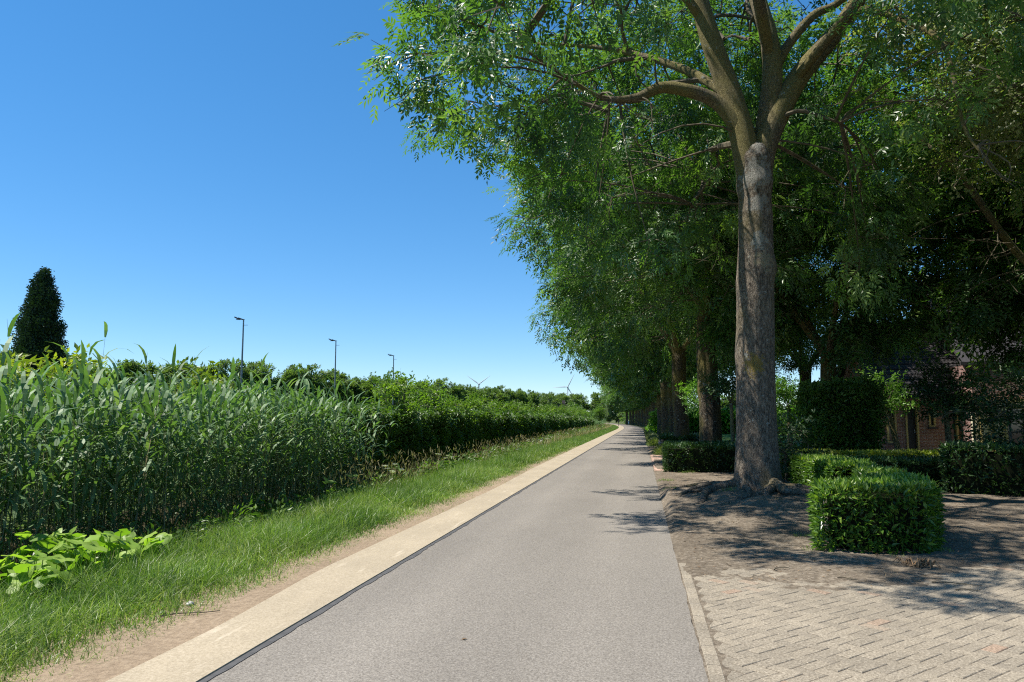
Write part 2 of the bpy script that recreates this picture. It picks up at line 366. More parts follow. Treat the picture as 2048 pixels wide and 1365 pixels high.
def crown(fol, wood, C, R, nclump, per, tms, size, skel, shell=.45, clump_r=(.75, 1.25), zmin=None, coarse_above=None,
          coarse=None, droop=.25, branch_r=.045, keep=None, twigs=5, tsides=3, gap=None):
    """fill an uneven crown volume with clumps of sprays, each clump carried by a curved branch from the limbs"""
    C = np.array(C, float); R = np.array(R, float); sk = np.asarray(skel, float)
    d = unit(nclump*3); r = (rng.random(nclump*3)*(1-shell**3) + shell**3)**(1/3)
    wob = 1 + .13*noise(d*2.3 + C)                      # lobed outline
    P = C + d*R*(r*wob)[:, None]
    if zmin is not None: P = P[P[:, 2] > zmin + rng.random(len(P))*.8]
    if keep is not None: P = P[keep(P)]
    P = P[:nclump]
    if wood is not None and nclump > 60:
        A = P[::max(1, nclump//34)]
        for c in A[np.argsort([np.min(np.linalg.norm(sk - a, axis=1)) for a in A])]:
            c = C + (c - C)*.78
            j = np.argmin(np.linalg.norm(sk - c, axis=1) + np.where(sk[:, 2] > c[2] + .3, 2.5, 0)); a = sk[j]; L = np.linalg.norm(c-a)
            if L < .8: continue
            B = smooth_path([a, a+(c-a)*.35+rng.normal(0, .06*L, 3)+[0, 0, .1*L], a+(c-a)*.7+rng.normal(0, .06*L, 3)+[0, 0, .12*L], c], 10)
            wood.tube(B, np.linspace(branch_r*min(1.7, .6+L*.25), .022, 10), 6, cap=False); sk = np.vstack([sk, B[2:]])
    for c in P:
        cr = rng.uniform(*clump_r)
        out = (c - C)/R; out = out/(np.linalg.norm(out)+1e-6)
        hi = coarse_above is not None and c[2] > coarse_above
        n = int(per*cr**2*(.38 if hi else 1)); tl = coarse if hi else tms
        u = unit(n); rr = rng.random(n)**.45
        q = c + u*np.array([cr, cr, cr*.62])*rr[:, None]
        if gap is not None:
            k_ = gap(q); q = q[k_]; u = u[k_]; n = len(q)
        D = u*.8 + out*.7 + rng.normal(0, .35, (n, 3)); D[:, 2] -= droop
        tone = np.clip(rng.normal(.5, .2, n) + rng.normal(0, .17) + .12*out[2], 0, 1)
        ti = rng.integers(0, len(tl), n)
        for k in range(len(tl)):
            m = ti == k
            fol.scatter(tl[k], q[m], D[m], rng.uniform(.8, 1.2, m.sum())*size, tone[m])
        if wood is not None:
            j = np.argmin(np.linalg.norm(sk - c, axis=1) + np.where(sk[:, 2] > c[2] + .8, 2., 0)); a = sk[j]
            t = np.linspace(0, 1, 6)[:, None]
            mid = (a + c)/2 + np.array([0, 0, .12*np.linalg.norm(c-a)]) + rng.normal(0, .15, 3)
            B = (1-t)**2*a + 2*t*(1-t)*mid + t*t*c
            L = np.linalg.norm(c-a)
            wood.tube(B, np.linspace(branch_r*min(.55, .25+L*.1), .008, 6), 4, cap=False)
            for _ in range(twigs):
                e = c + unit(1)[0]*np.array([cr, cr, cr*.6])*.95; e[2] -= .15
                wood.tube([c, (c+e)/2 + rng.normal(0, .08, 3), e], [.012, .009, .004], tsides, cap=False)

def limb_pts(L): return np.vstack([np.linspace(L[i], L[i+1], 6) for i in range(len(L)-1)])
def smooth_path(P, n=24):
    P = np.asarray(P, float); k = len(P); t = np.linspace(0, k-1, n); out = []
    for q in t:
        i = min(int(q), k-2); f = q - i
        p0, p1, p2, p3 = P[max(i-1, 0)], P[i], P[i+1], P[min(i+2, k-1)]
        out.append(.5*((2*p1) + (-p0+p2)*f + (2*p0-5*p1+4*p2-p3)*f*f + (-p0+3*p1-3*p2+p3)*f**3))
    return np.array(out)

# ------------------------------------------------------------------ terrain
def hl(x, y):                         # ground height
    x = np.asarray(x, float) - curve_x(y); y = np.asarray(y, float)
    xs = [-60, -12, -9.6, -8.6, -7.3, -6.4, -5.4, -4.4, -3.6, .4, 60]
    zs = [-.05, -.05, -.15, -.95, -1.0, -.32, -.10, -.01, -.012, -.03, -.03]
    return np.interp(x, xs, zs)
def mound(x, y):
    z = 0
    for cx, cy, a, s_ in ((2.2, 14.9, .30, 1.4), (2.35, 26.6, .16, 1.3), (1.95, 38, .12, 1.2)):
        z = z + a*np.exp(-(((x-cx)**2 + (y-cy)**2)/(s_**2*2)))
    return z
def grid(name, xs, ys, zf, mat, rf=None, kind='structure', smooth=True):
    X, Y = np.meshgrid(xs, ys); Z = zf(X, Y); n, m = X.shape
    i = np.arange(n-1)[:, None]*m; j = np.arange(m-1)[None]
    Q = np.stack([i+j, i+j+1, i+m+j+1, i+m+j], -1).reshape(-1, 4)
    b = MB(); b.add(np.stack([X, Y, Z], -1).reshape(-1, 3), Q, .0 if rf is None else rf(X, Y).ravel())
    o = b.obj(name, mat, smooth=smooth); o['kind'] = kind; return o
xs = np.concatenate([[-5000, -1500, -500, -200, -90, -50, -30, -20], np.arange(-14, 6, .25), [7, 9, 12, 20, 40, 90, 300, 1500, 5000]])
ys = np.concatenate([[-60, -20, -5], np.arange(0, 60, .5), np.arange(60, 340, 4), [360, 450, 700, 1500, 3000, 7000]])
def g_r(X, Y):
    xx = X - curve_x(Y)
    return np.clip(np.where(xx > 0, np.where(Y < 22, 1, .35), np.where((xx < -6.2) & (xx > -10), .8, .0)), 0, 1)
grid('ground', xs, ys, lambda X, Y: hl(X, Y) - .03, m_ground, g_r)

# strips that follow the road
def strip(name, xl, xr, ys, z, mat, nx=2, jl=None, jr=None, kind='structure', parent=None):
    ys = np.asarray(ys, float); A = xl + curve_x(ys) + (jl(ys) if jl else 0); Bx = xr + curve_x(ys) + (jr(ys) if jr else 0)
    t = np.linspace(0, 1, nx+1)[None]; X = A[:, None]*(1-t) + Bx[:, None]*t; Y = np.repeat(ys[:, None], nx+1, 1)
    Z = np.full(X.shape, z) if np.isscalar(z) else z(X, Y)
    n, m = X.shape; i = np.arange(n-1)[:, None]*m; j = np.arange(m-1)[None]
    Q = np.stack([i+j, i+j+1, i+m+j+1, i+m+j], -1).reshape(-1, 4)
    b = MB(); b.add(np.stack([X, Y, Z], -1).reshape(-1, 3), Q)
    o = b.obj(name, mat, parent, smooth=True)
    if kind and parent is None: o['kind'] = kind
    return o
jag = lambda a, s_, o=0: (lambda y: a*noise(np.stack([y*s_+o, y*0+o], -1)) + a*.5*noise(np.stack([y*s_*4.3+o, y*0], -1)))
yr = np.concatenate([np.arange(-6, 30, .08), np.arange(30, 110, .5), np.arange(110, 380, 2.5)])
strip('road', -2.72, .375, yr, .012, m_asph, 6, None, jag(.012, 2.2))
strip('bitumen_seam', -2.668, -2.615, yr, .0165, m_tar, 1, None, jag(.020, 2.6, 9))
ysand = np.concatenate([np.arange(-3, 34, .12), np.arange(34, 46, .5)])
strip('sand_strip', -4.35, -3.16, ysand, lambda X, Y: .004 - .022*np.clip((-3.80 + .14*noise(np.stack([Y*.9, Y*0], -1)) - X)/.25, 0, 3)
      + .006*noise(np.stack([X*4, Y*2], -1)), m_sand, 8)

# concrete edge strip: cast lengths with joints
def kl(y): return np.interp(y, [0, 5.5, 7.4, 17, 24, 45, 72, 300], [-3.20, -3.22, -3.36, -3.32, -3.46, -3.6, -3.66, -3.66])
kroot = strip('concrete_edge', -3.17, -2.70, yr, .003, m_conc, 1)
def edge_slab(y0, y1):
    n = max(2, int((y1-y0)/.6)+1); ys = np.linspace(y0+.006, y1-.006, n)
    c = curve_x(ys); b = MB()
    j = lambda y, o: .006*noise(np.stack([y*1.1+o, y*0], -1))
    A = np.stack([kl(ys)+c+j(ys, 2), ys, np.full(n, .0)], -1); B = np.stack([kl(ys)+.01+c+j(ys, 2), ys, np.full(n, .026)], -1)
    Cc = np.stack([-2.675+c, ys, np.full(n, .024)], -1); D = np.stack([-2.67+c, ys, np.full(n, .0)], -1)
    V = np.stack([A, B, Cc, D], 1).reshape(-1, 3); i = np.arange(n-1)[:, None]*4; k = np.arange(3)[None]
    Q = np.stack([i+k, i+4+k, i+4+k+1, i+k+1], -1).reshape(-1, 4)
    Q = np.vstack([Q, [(0, 1, 2, 3)], [((n-1)*4+3, (n-1)*4+2, (n-1)*4+1, (n-1)*4)]])
    b.add(V, Q, random.random()); return b.obj('slab', m_conc, kroot)
y = -3.
while y < 330:
    L = (1. if y < 1 else 27.5) if y < 22 else (1.5 if y < 70 else 6); edge_slab(y, y+L); y += L

# ------------------------------------------------------------------ paving: herringbone pavers, edge course, soil that laps over them
def soil_mask(X, Y):                  # >0 where dirt covers the paving
    line = np.interp(X, [.3, 1.2, 2.4, 3.6, 5, 9], [7.95, 7.5, 7.45, 8.9, 10.6, 11])
    return (Y - line)/.5 + .5*noise(np.stack([X*1.8, Y*1.8], -1)) + .25*noise(np.stack([X*7, Y*7], -1))
def soil_h(X, Y):
    k = np.clip(soil_mask(X, Y), 0, 1)
    far = np.clip((Y-8.5)/2, 0, 1)
    z = .0145 + .010*k + (k*.012 + far*.012)*noise(np.stack([X*3, Y*3], -1)) + far*.02 + mound(X, Y)*np.clip(k, 0, 1)
    z = z + .045*mound(X, Y)/.2*noise(np.stack([X*2.6, Y*2.6], -1)) + .012*far*noise(np.stack([X*6, Y*6], -1))
    return np.where(X < .5, np.minimum(z, .010 + np.clip((X-.36)/.15, 0, 1)*(z-.010)), z)
sx_ = np.concatenate([np.arange(.372, 5, .065), np.arange(5, 12.5, .25)])
sy_ = np.concatenate([np.arange(2.5, 18, .065), np.arange(18, 44, .2)])
grid('bare_soil', sx_, sy_, soil_h, m_soil)

def paver_mesh(L, W, H=.02, ch=.005):
    x, y = L/2, W/2
    V = [(-x,-y,-H),(x,-y,-H),(x,y,-H),(-x,y,-H),(-x,-y,-ch),(x,-y,-ch),(x,y,-ch),(-x,y,-ch),(-x+ch,-y+ch,0),(x-ch,-y+ch,0),(x-ch,y-ch,0),(-x+ch,y-ch,0)]
    Q = [(8,9,10,11)] + [(i,(i+1)%4,(i+1)%4+4,i+4) for i in range(4)] + [(i+4,(i+1)%4+4,(i+1)%4+8,i+8) for i in range(4)]
    return np.array(V, float), np.array(Q)
pav = tag(MB().box((.492, 2.2, -.02), (5.9, 10.4, .0)).obj('paving', m_sand), kind='structure')
pl_, pw_ = .205, .1025
pv = paver_mesh(pl_-.006, pw_-.006, .02, .004)
pme = MB().add(*pv).mesh('paver', m_paver)
spots = []
c45 = math.sqrt(.5); u = pw_
for i in range(-120, 120):
    for j in range(-120, 120):
        k = (i + j) % 4                # herringbone: 1x2 bricks, alternately along and across
        if k == 0: ctr, ang = ((i+1)*u, (j+.5)*u), 0
        elif k == 2: ctr, ang = ((i+.5)*u, (j+1)*u), pi/2
        else: continue
        if k == 2: ctr = ((i+.5)*u, (j+1)*u)
        X = (ctr[0] - ctr[1])*c45 + 2.5; Y = (ctr[0] + ctr[1])*c45 + 6
        if .44 < X < 5.8 and 3.1 < Y < 10.2: spots.append((X, Y, ang + pi/4))
# keep a clean tiling: drop spots whose centres nearly coincide
spots = [s_ for s_ in spots if soil_mask(np.array(s_[0]), np.array(s_[1])) < 1.9]
vis = lambda s_: abs((s_[0]*math.cos(YAW)+s_[1]*math.sin(YAW))/(s_[1]*math.cos(YAW)-s_[0]*math.sin(YAW))) < .74 and s_[1]*math.cos(YAW)-s_[0]*math.sin(YAW) > 4.45
spots.sort(key=lambda s_: (not vis(s_), s_[0]**2 + s_[1]**2))
rest = MB()
for n_, (X, Y, a) in enumerate(spots):
    z = .019 + random.uniform(-.0022, .0022)
    if X < .60:
        c, s_ = math.cos(a), math.sin(a); V = pv[0].copy(); V = np.stack([V[:, 0]*c - V[:, 1]*s_ + X, V[:, 0]*s_ + V[:, 1]*c + Y, V[:, 2] + z], -1)
        V[:, 0] = np.maximum(V[:, 0], .496)
        if V[:, 0].max() > .52: rest.add(V, pv[1], random.random())
        continue
    if n_ < 299:
        o = link('paver', pme, pav, (X, Y, z)); o.rotation_euler = (random.uniform(-.008, .008), random.uniform(-.008, .008), a + random.uniform(-.012, .012))
    else:
        c, s_ = math.cos(a), math.sin(a); V = pv[0].copy()
        V = np.stack([V[:, 0]*c - V[:, 1]*s_ + X, V[:, 0]*s_ + V[:, 1]*c + Y, V[:, 2] + z], -1); rest.add(V, pv[1], random.random())
o = rest.obj('pavers', m_paver, pav); o['kind'] = 'stuff'
edg = tag(MB().box((.385, 2.2, -.021), (.490, 9.0, -.001)).obj('paving_border', m_sand), kind='structure')
es = paver_mesh(.195, .094); eme = MB().add(*es).mesh('edge_stone', m_paver)
yy = 2.4
while yy < 8.6:
    for xx in (.437, ):
        o = link('edge_stone', eme, edg, (xx + random.uniform(-.002, .002), yy, .0165 + random.uniform(-.002, .002))); o.rotation_euler = (0, 0, pi/2 + random.uniform(-.02, .02))
    yy += .203
# pink brick strip beside the road further on
bs = tag(MB().box((.39, 23.2, -.02), (1.05, 33.2, .028)).obj('brick_strip', m_sand), kind='structure')
bme = MB().add(*paver_mesh(.205, .10, .03)).mesh('brick', m_brickp)
for r_ in range(90):
    for c_ in range(3):
        link('brick', bme, bs, (.5 + .215*c_ + (.05 if r_ % 2 else 0), 23.3 + r_*.11, .046 + random.uniform(-.003, .003)))

# soil crumbs, wood chips and leaf litter
lit = MB(); N = 5200
X = rng.uniform(.5, 6, N); Y = rng.uniform(6.8, 24, N); k = soil_mask(X, Y) > .4; X, Y = X[k], Y[k]
P = np.stack([X, Y, soil_h(X, Y) + .008], -1); D = unit(len(P)); D[:, 2] *= .15
lit.scatter(tmpl([T_leaflet(.04, .014)]), P, D, rng.uniform(.4, 1.3, len(P)))
tag(lit.obj('leaf_litter', m_litter), 'scattered brown leaf crumbs on the bare soil around the big trunk', 'leaf litter', kind='stuff')

# ------------------------------------------------------------------ verge grass, weeds
def blades(name, xr, yr_, dens, h, wdt, segs, mat, label, hvar=.5, hfun=None, lean=.45, tone=None, maskf=None, mb=None):
    b = MB() if mb is None else mb
    N = int((xr[1]-xr[0])*(yr_[1]-yr_[0])*dens)
    x = rng.uniform(*xr, N); y = rng.uniform(*yr_, N)
    if maskf is not None:
        k = maskf(x, y); x, y = x[k], y[k]; N = len(x)
    xw = x + curve_x(y); z = hl(xw, y) - .035
    hh = h*(rng.random(N)*hvar + 1 - hvar*.6)*(hfun(x, y) if hfun else 1)
    a = rng.uniform(0, 2*pi, N); ln = rng.random(N)*lean + .12
    dx, dy = np.cos(a)*ln, np.sin(a)*ln
    wa = rng.uniform(0, 2*pi, N); sxn, syn = -np.sin(wa)*wdt/2, np.cos(wa)*wdt/2
    rings = []
    for q in range(segs+1):
        f = q/segs; wf = (1 - f)**.7 if q < segs else .04
        cx = xw + dx*hh*f**1.8; cy = y + dy*hh*f**1.8; cz = z + hh*(f - .28*ln*f**2.5*1.6)
        rings.append(np.stack([np.stack([cx - sxn*wf, cy - syn*wf, cz], -1), np.stack([cx + sxn*wf, cy + syn*wf, cz], -1)], 1))
    V = np.stack(rings, 1).reshape(-1, 3); base = (np.arange(N)*2*(segs+1))[:, None, None]
    s1 = (np.arange(segs)*2)[None, :, None]
    Q = (base + s1 + np.array([0, 1, 3, 2])[None, None]).reshape(-1, 4)
    t = np.clip(rng.normal(.5, .24, N) + .3*noise(np.stack([x*1.1, y*.8], -1)), 0, 1)
    b.add(V, Q, np.repeat(t, 2*(segs+1)))
    if mb is None:
        o = b.obj(name, mat); tag(o, label, 'grass', kind='stuff'); return o
def gedge(y): return np.interp(y, [2, 4.1, 4.9, 5.8, 7.1, 8.5, 10.3, 13, 15, 22, 45, 72, 300], [-3.6, -3.6, -3.7, -3.6, -3.58, -3.54, -3.42, -3.38, -3.36, -3.46, -3.60, -3.66, -3.66])
edge = lambda x, y: x < gedge(y) + .12 + .16*noise(np.stack([y*.9, y*0], -1)) + .12*noise(np.stack([y*3.1, x*3], -1)) + .05*noise(np.stack([y*11, x*9], -1))
edge_ = edge; edge = lambda x, y: edge_(x, y) & ~((np.abs(x+5.9+.12*(y-7)) < .5) & (np.abs(y-7) < 1.0))
edge2 = lambda x, y: x < gedge(y) + .04*noise(np.stack([y*1.3, y*0], -1))
hf = lambda x, y: np.interp(x, [-6.6, -5.2, -4.3, -3.9, -3.5], [1.45, 1.25, .9, .45, .22])*(1 + .35*noise(np.stack([x*1.6, y*1.3], -1)))
g = MB()
blades('', (-6.6, -3.3), (2.4, 10), 1500, .34, .0088, 3, None, '', hfun=hf, maskf=edge, mb=g, lean=1.15)
blades('', (-6.7, -3.2), (10, 24), 1000, .33, .0125, 2, None, '', hfun=hf, maskf=edge, mb=g, lean=1.0)
blades('', (-6.8, -3.35), (24, 60), 420, .33, .018, 2, None, '', hfun=hf, maskf=edge2, mb=g)
blades('', (-6.8, -3.55), (60, 200), 110, .30, .035, 1, None, '', hfun=hf, maskf=edge2, mb=g)
tag(g.obj('verge_grass', m_grass), 'lush green grass on the verge between the sandy edge and the ditch', 'grass', kind='stuff')
# creeping weeds on the sand, along the concrete
g = MB()
def patchy(th, s1=1.6, s2=5): return lambda x, y: (noise(np.stack([x*s2, y*s1], -1)) > th)
blades('', (-3.75, -3.15), (2.5, 30), 900, .055, .008, 2, None, '', maskf=lambda x, y: (noise(np.stack([y*1.9, y*0], -1)) > .25) & (np.abs(x - kl(y) + .03) < .05), mb=g, lean=1.6)
blades('', (-4.1, -3.3), (2.5, 30), 700, .05, .008, 2, None, '', maskf=patchy(.42, 2.8, 3.3), mb=g, lean=1.8)
tag(g.obj('sand_weeds', m_grass), 'small weed tufts on the sand along the concrete edge', 'weeds', kind='stuff')
# tall dry grass with seed heads along the ditch
g = MB()
xs_ = lambda x, y: noise(np.stack([x*.7, y*.35], -1)) > -.35
blades('', (-7.0, -5.5), (15, 40), 46, .95, .010, 3, None, '', maskf=xs_, mb=g, lean=.5)
blades('', (-7.0, -5.1), (40, 150), 34, .85, .022, 2, None, '', mb=g, lean=.5)
N = 2300; y = 14 + 126*rng.random(N)**1.5; x = rng.uniform(-7.0, -5.2, N) + curve_x(y)
P = np.stack([x, y, hl(x, y) + rng.uniform(.45, .95, N)], -1); D = np.tile([0, 0, 1.], (N, 1)) + rng.normal(0, .55, (N, 3))
g.scatter(tmpl([T_leaflet(.12, .014), [(0, 0, -.006), (.05, 0, -.008), (.12, 0, 0), (.05, 0, .008)]]), P, D, rng.uniform(.7, 1.3, N)*np.interp(y, [14, 60, 140], [1, 1.5, 2.2]))
tag(g.obj('dry_grass', m_drygrass), 'tall straw coloured seeding grass along the ditch below the dark hedge', 'grass', kind='stuff')
g = MB()
N = 1500; y = 6 + 110*rng.random(N)**1.3; x = rng.uniform(-7.2, -5.6, N)
P = np.stack([x, y, hl(x, y) + rng.uniform(0, .38, N)], -1); D = unit(N); D[:, 2] = np.abs(D[:, 2]) + .5
for k in range(3):
    g.scatter(SP_BUSH[k], P[k::3], D[k::3], rng.uniform(.8, 1.5, len(P[k::3]))*np.interp(y[k::3], [6, 40, 116], [.8, 1.4, 2.5]))
tag(g.obj('ditch_weeds', m_hedgetop), 'mixed green leafy weeds at the foot of the reeds and hedge', 'weeds', kind='stuff')
# white umbellifers
fl = empty('white_wildflower', (-6.1, 18.2, -.4), 0, 'white flat-topped wildflower among dry grass just past the reeds', 'wildflower', 'white wildflowers along the ditch')
b = MB()
for k in range(5):
    hd = MB()
    e = (random.uniform(-.2, .2), random.uniform(-.2, .2), random.uniform(.7, .95)); b.tube([(0, 0, 0), (e[0]*.4, e[1]*.4, .4), e], [.006, .005, .003], 3, cap=False)
    for q in range(14):
        a = q*2.4; r_ = .012*math.sqrt(q)*1.6; hd.box((e[0]+r_*math.cos(a)-.009, e[1]+r_*math.sin(a)-.009, e[2]-.004), (e[0]+r_*math.cos(a)+.009, e[1]+r_*math.sin(a)+.009, e[2]+.006))
    hd.tube([(e[0], e[1], e[2]-.03), (e[0], e[1], e[2]-.002)], [.004, .062], 8)
    hd.obj('flower_head', m_white, fl)
b.obj('stem', m_hedgetop, fl)
for i, (x, y, lb) in enumerate([(-6.0, 17.2, 'white flat-topped wildflower nearest the last reeds'), (-6.3, 23.5, 'white wildflower between dry stalks below the first hedge shrub'), (-6.0, 31, 'white wildflower in straw grass below the second pair of shrubs'),
                                (-6.2, 42, 'small white wildflower far down the ditch edge'), (-6.0, 47, 'farthest small white wildflower on the ditch edge')]):
    copy_tree(fl, (x, y, -.38), i*1.3, 1, lb)

# ------------------------------------------------------------------ reeds
def reed_template(h):
    polys = []; mi = []
    n = 5; bend = random.uniform(-.10, .22)
    pt = lambda f: (f*h, bend*h*f**2.2*.6, 0)          # x is up
    for i in range(n):
        a, c = pt(i/n), pt((i+1)/n); r0, r1 = .006*(1-i/n*.7), .006*(1-(i+1)/n*.7)
        for q in range(3):
            t0, t1 = q*2*pi/3, (q+1)*2*pi/3
            polys.append([(a[0], a[1]+r0*math.cos(t0), r0*math.sin(t0)), (a[0], a[1]+r0*math.cos(t1), r0*math.sin(t1)),
                          (c[0], c[1]+r1*math.cos(t1), r1*math.sin(t1)), (c[0], c[1]+r1*math.cos(t0), r1*math.sin(t0))]); mi.append(1)
    nl = random.randint(7, 10)
    for k in range(nl):
        f = .27 + .73*(k+random.random()*.5)/nl; b = pt(f); az = k*pi + random.uniform(-.9, .9)
        L = random.uniform(.40, .62)*(1.1 if f > .5 else .85); W = random.uniform(.040, .062)*(1.1 if f > .5 else .85); el = random.uniform(.7, 1.15) if f < .9 else 1.35
        prev = None; x, o = 0., 0.; e = el
        for s_ in range(5):
            wf = [.5, 1, .95, .6, .05][s_]*W/2
            cy, cz = b[1] + o*math.cos(az), o*math.sin(az)
            cur = [(b[0]+x, cy - math.sin(az)*wf, cz + math.cos(az)*wf), (b[0]+x, cy + math.sin(az)*wf, cz - math.cos(az)*wf)]
            if prev: polys.append([prev[0], prev[1], cur[1], cur[0]]); mi.append(0)
            prev = cur; x += L/4*math.sin(e); o += L/4*math.cos(e); e -= random.uniform(.22, .55)
    V, Q, _ = tmpl(polys); return V, Q, np.array(mi)
RT = [reed_template(random.uniform(3.2, 3.5)) for _ in range(8)]
b = MB()
def reeds(x, y, sc, tone=0, lean=.07):
    N = len(x); P = np.stack([x, y, hl(x, y) - .05], -1)
    D = np.tile([.03, .02, 1.], (N, 1)) + rng.normal(0, lean, (N, 3)); D[:, 2] = 1
    ti = rng.integers(0, len(RT), N)
    t = np.clip(rng.normal(.52, .2, N) + tone, 0, 1)
    for k in range(len(RT)):
        m = ti == k; b.scatter(RT[k], P[m], D[m], sc[m]*.97, t[m], upw=3.0)
N = 1150; y = rng.uniform(1.5, 19.0, N); x = -6.95 - 1.5*rng.random(N)**1.0 + .2*noise(np.stack([y*.8, y*0], -1))
reeds(x, y, rng.uniform(.80, .99, N)*np.interp(y, [1, 8, 14, 20], [.95, .98, 1.0, .93]))
N = 1350; x = rng.uniform(-12.5, -8.3, N); y = rng.uniform(3, 19.6, N); reeds(x, y, rng.uniform(.86, 1.06, N)*np.interp(x, [-12, -10, -9, -8.2], [.72, .78, .9, 1.0])*np.interp(y, [1, 8, 14, 21], [.97, .99, 1.0, .93]))
N = 45; x = rng.uniform(-9.5, -7.2, N); y = rng.uniform(5, 19, N); reeds(x, y, rng.uniform(1.0, 1.1, N), .1, .1)
tag(b.obj('reed_bed', [m_reed, m_reedstem]), 'dense bed of tall blue-green reeds filling the ditch on the left', 'reeds', kind='stuff')
b = MB(); N = 260; yy_ = rng.uniform(160, 182, N); xx_ = curve_x(yy_) + rng.uniform(-9.5, -6.5, N)
reeds(xx_, yy_, rng.uniform(.55, .75, N))
tag(b.obj('far_reeds', [m_reed, m_reedstem]), 'pale patch of reeds at the far end of the long hedge', 'reeds', kind='stuff')

b = MB(); N = 170
for x, y in zip(rng.uniform(-8.3, -6.95, N), rng.uniform(4, 19, N)):
    zb = float(hl(x, y)); h = rng.uniform(1.4, 3.0); lx, ly = rng.normal(0, .28), rng.normal(0, .3)
    b.tube([(x, y, zb), (x+lx*.4, y+ly*.4, zb+h*.5), (x+lx, y+ly, zb+h)], [.008, .007, .003], 3, rnd=random.random(), cap=False)
tag(b.obj('dead_reed_stalks', m_drygrass), 'pale dead straw stalks leaning among the green reeds', 'reeds', kind='stuff')
b = MB(); m_tuft = lambda cx, cy, rr: (lambda x, y: (x-cx)**2 + (y-cy)**2 < rr*rr)
for cx, cy, rr, h_ in [(1.55, 14.2, .16, .12), (1.75, 15.6, .2, .14), (2.0, 9.6, .12, .07), (3.5, 9.7, .14, .08), (2.05, 10.5, .12, .09), (1.3, 22.4, .25, .1), (2.9, 9.35, .1, .06), (2.75, 17.4, .3, .14), (.62, 16.5, .2, .07), (.6, 19.5, .25, .08)]:
    blades('', (cx-rr, cx+rr), (cy-rr, cy+rr), 700, h_, .007, 2, None, '', maskf=m_tuft(cx, cy, rr), mb=b, lean=1.2)
for V_ in b.V: V_[:, 2] += soil_h(V_[:, 0], V_[:, 1]) + .055
tag(b.obj('soil_tufts', m_grass), 'sparse grass tufts on the bare soil by the trunk and hedge foot', 'grass', kind='stuff')

# ------------------------------------------------------------------ big leaved plant near the reeds
plant = empty('burdock', (-5.8, 7.0, -.03), 0, 'yellow-green plant with big round leaves at the foot of the reeds', 'plant')
def bigleaf():
    b = MB(); nr, na = 4, 12; V = [(0, 0, 0)]
    for r_ in range(1, nr+1):
        for a in range(na):
            t = a*2*pi/na; rad = r_/nr*(1 + .12*math.sin(3*t+1) + .07*math.sin(7*t))*(1 - .55*math.exp(-((t-pi)/.35)**2))
            z = .22*(r_/nr)**2*(.5+.5*math.cos(2*t)) + .07*math.sin(5*t+r_) * (r_/nr)**2 - .12*(r_/nr)**3
            V.append((rad*math.cos(t)+.2, rad*math.sin(t), z))
    Q = []
    for r_ in range(nr-1):
        for a in range(na): Q.append((1+r_*na+a, 1+(r_+1)*na+a, 1+(r_+1)*na+(a+1) % na, 1+r_*na+(a+1) % na))
    for a in range(0, na, 2): Q.append((0, 1+a, 1+(a+1) % na, 1+(a+2) % na))
    return V, Q
LV = []
for k in range(4):
    V, Q = bigleaf(); b = MB(); b.add(np.array(V)*(1+rng.normal(0, .03, (len(V), 3))), Q, k/3.); LV.append(b.mesh('leaf', m_burdock, True))
st = MB()
for k in range(135):
    x, y = random.uniform(-.55, .45), random.uniform(-1.1, 1.1); y2 = y; x += -.12*y
    z = .12 + .34*random.random()*(1 - abs(y)/1.6) + .03
    s_ = random.uniform(.06, .125)
    o = link('leaf', random.choice(LV), plant, (x, y2, z)); o.scale = (s_, s_, s_)
    o.rotation_euler = (random.uniform(-.7, .7), random.uniform(-.4, .9), random.uniform(-2.6, 2.6))
    st.tube([(x*.8, y2*.9, -.1), (x*.95, y2, z*.5), (x, y2, z)], [.008, .006, .005], 4, cap=False)
st.obj('stem', m_burdock, plant)
nettle = MB()
for (x, y) in ((-5.2, 9.1), (-5.35, 8.7), (-6.0, 7.9), (-5.5, 12.6), (-5.7, 13.4)):
    for q in range(4):
        h = random.uniform(.35, .6); x1, y1 = x+random.uniform(-.15, .15), y+random.uniform(-.15, .15); zb = float(hl(x1, y1))
        nettle.tube([(x1, y1, zb), (x1+.03, y1, zb+h)], [.005, .003], 3, cap=False)
        m = 16; f = np.linspace(.2, 1, m); P = np.stack([x1+.03*f, np.full(m, y1), zb+h*f], -1); a = np.arange(m)*1.57 + q
        nettle.scatter(tmpl([T_leaflet(.10, .045, 0, 0, .4)]), P, np.stack([np.cos(a), np.sin(a), np.full(m, .1)], -1), 1.15 - .6*f)
tag(nettle.obj('nettles', m_hedgetop), 'leafy upright nettles at the edge of the grass before the reeds', 'nettles', kind='stuff')

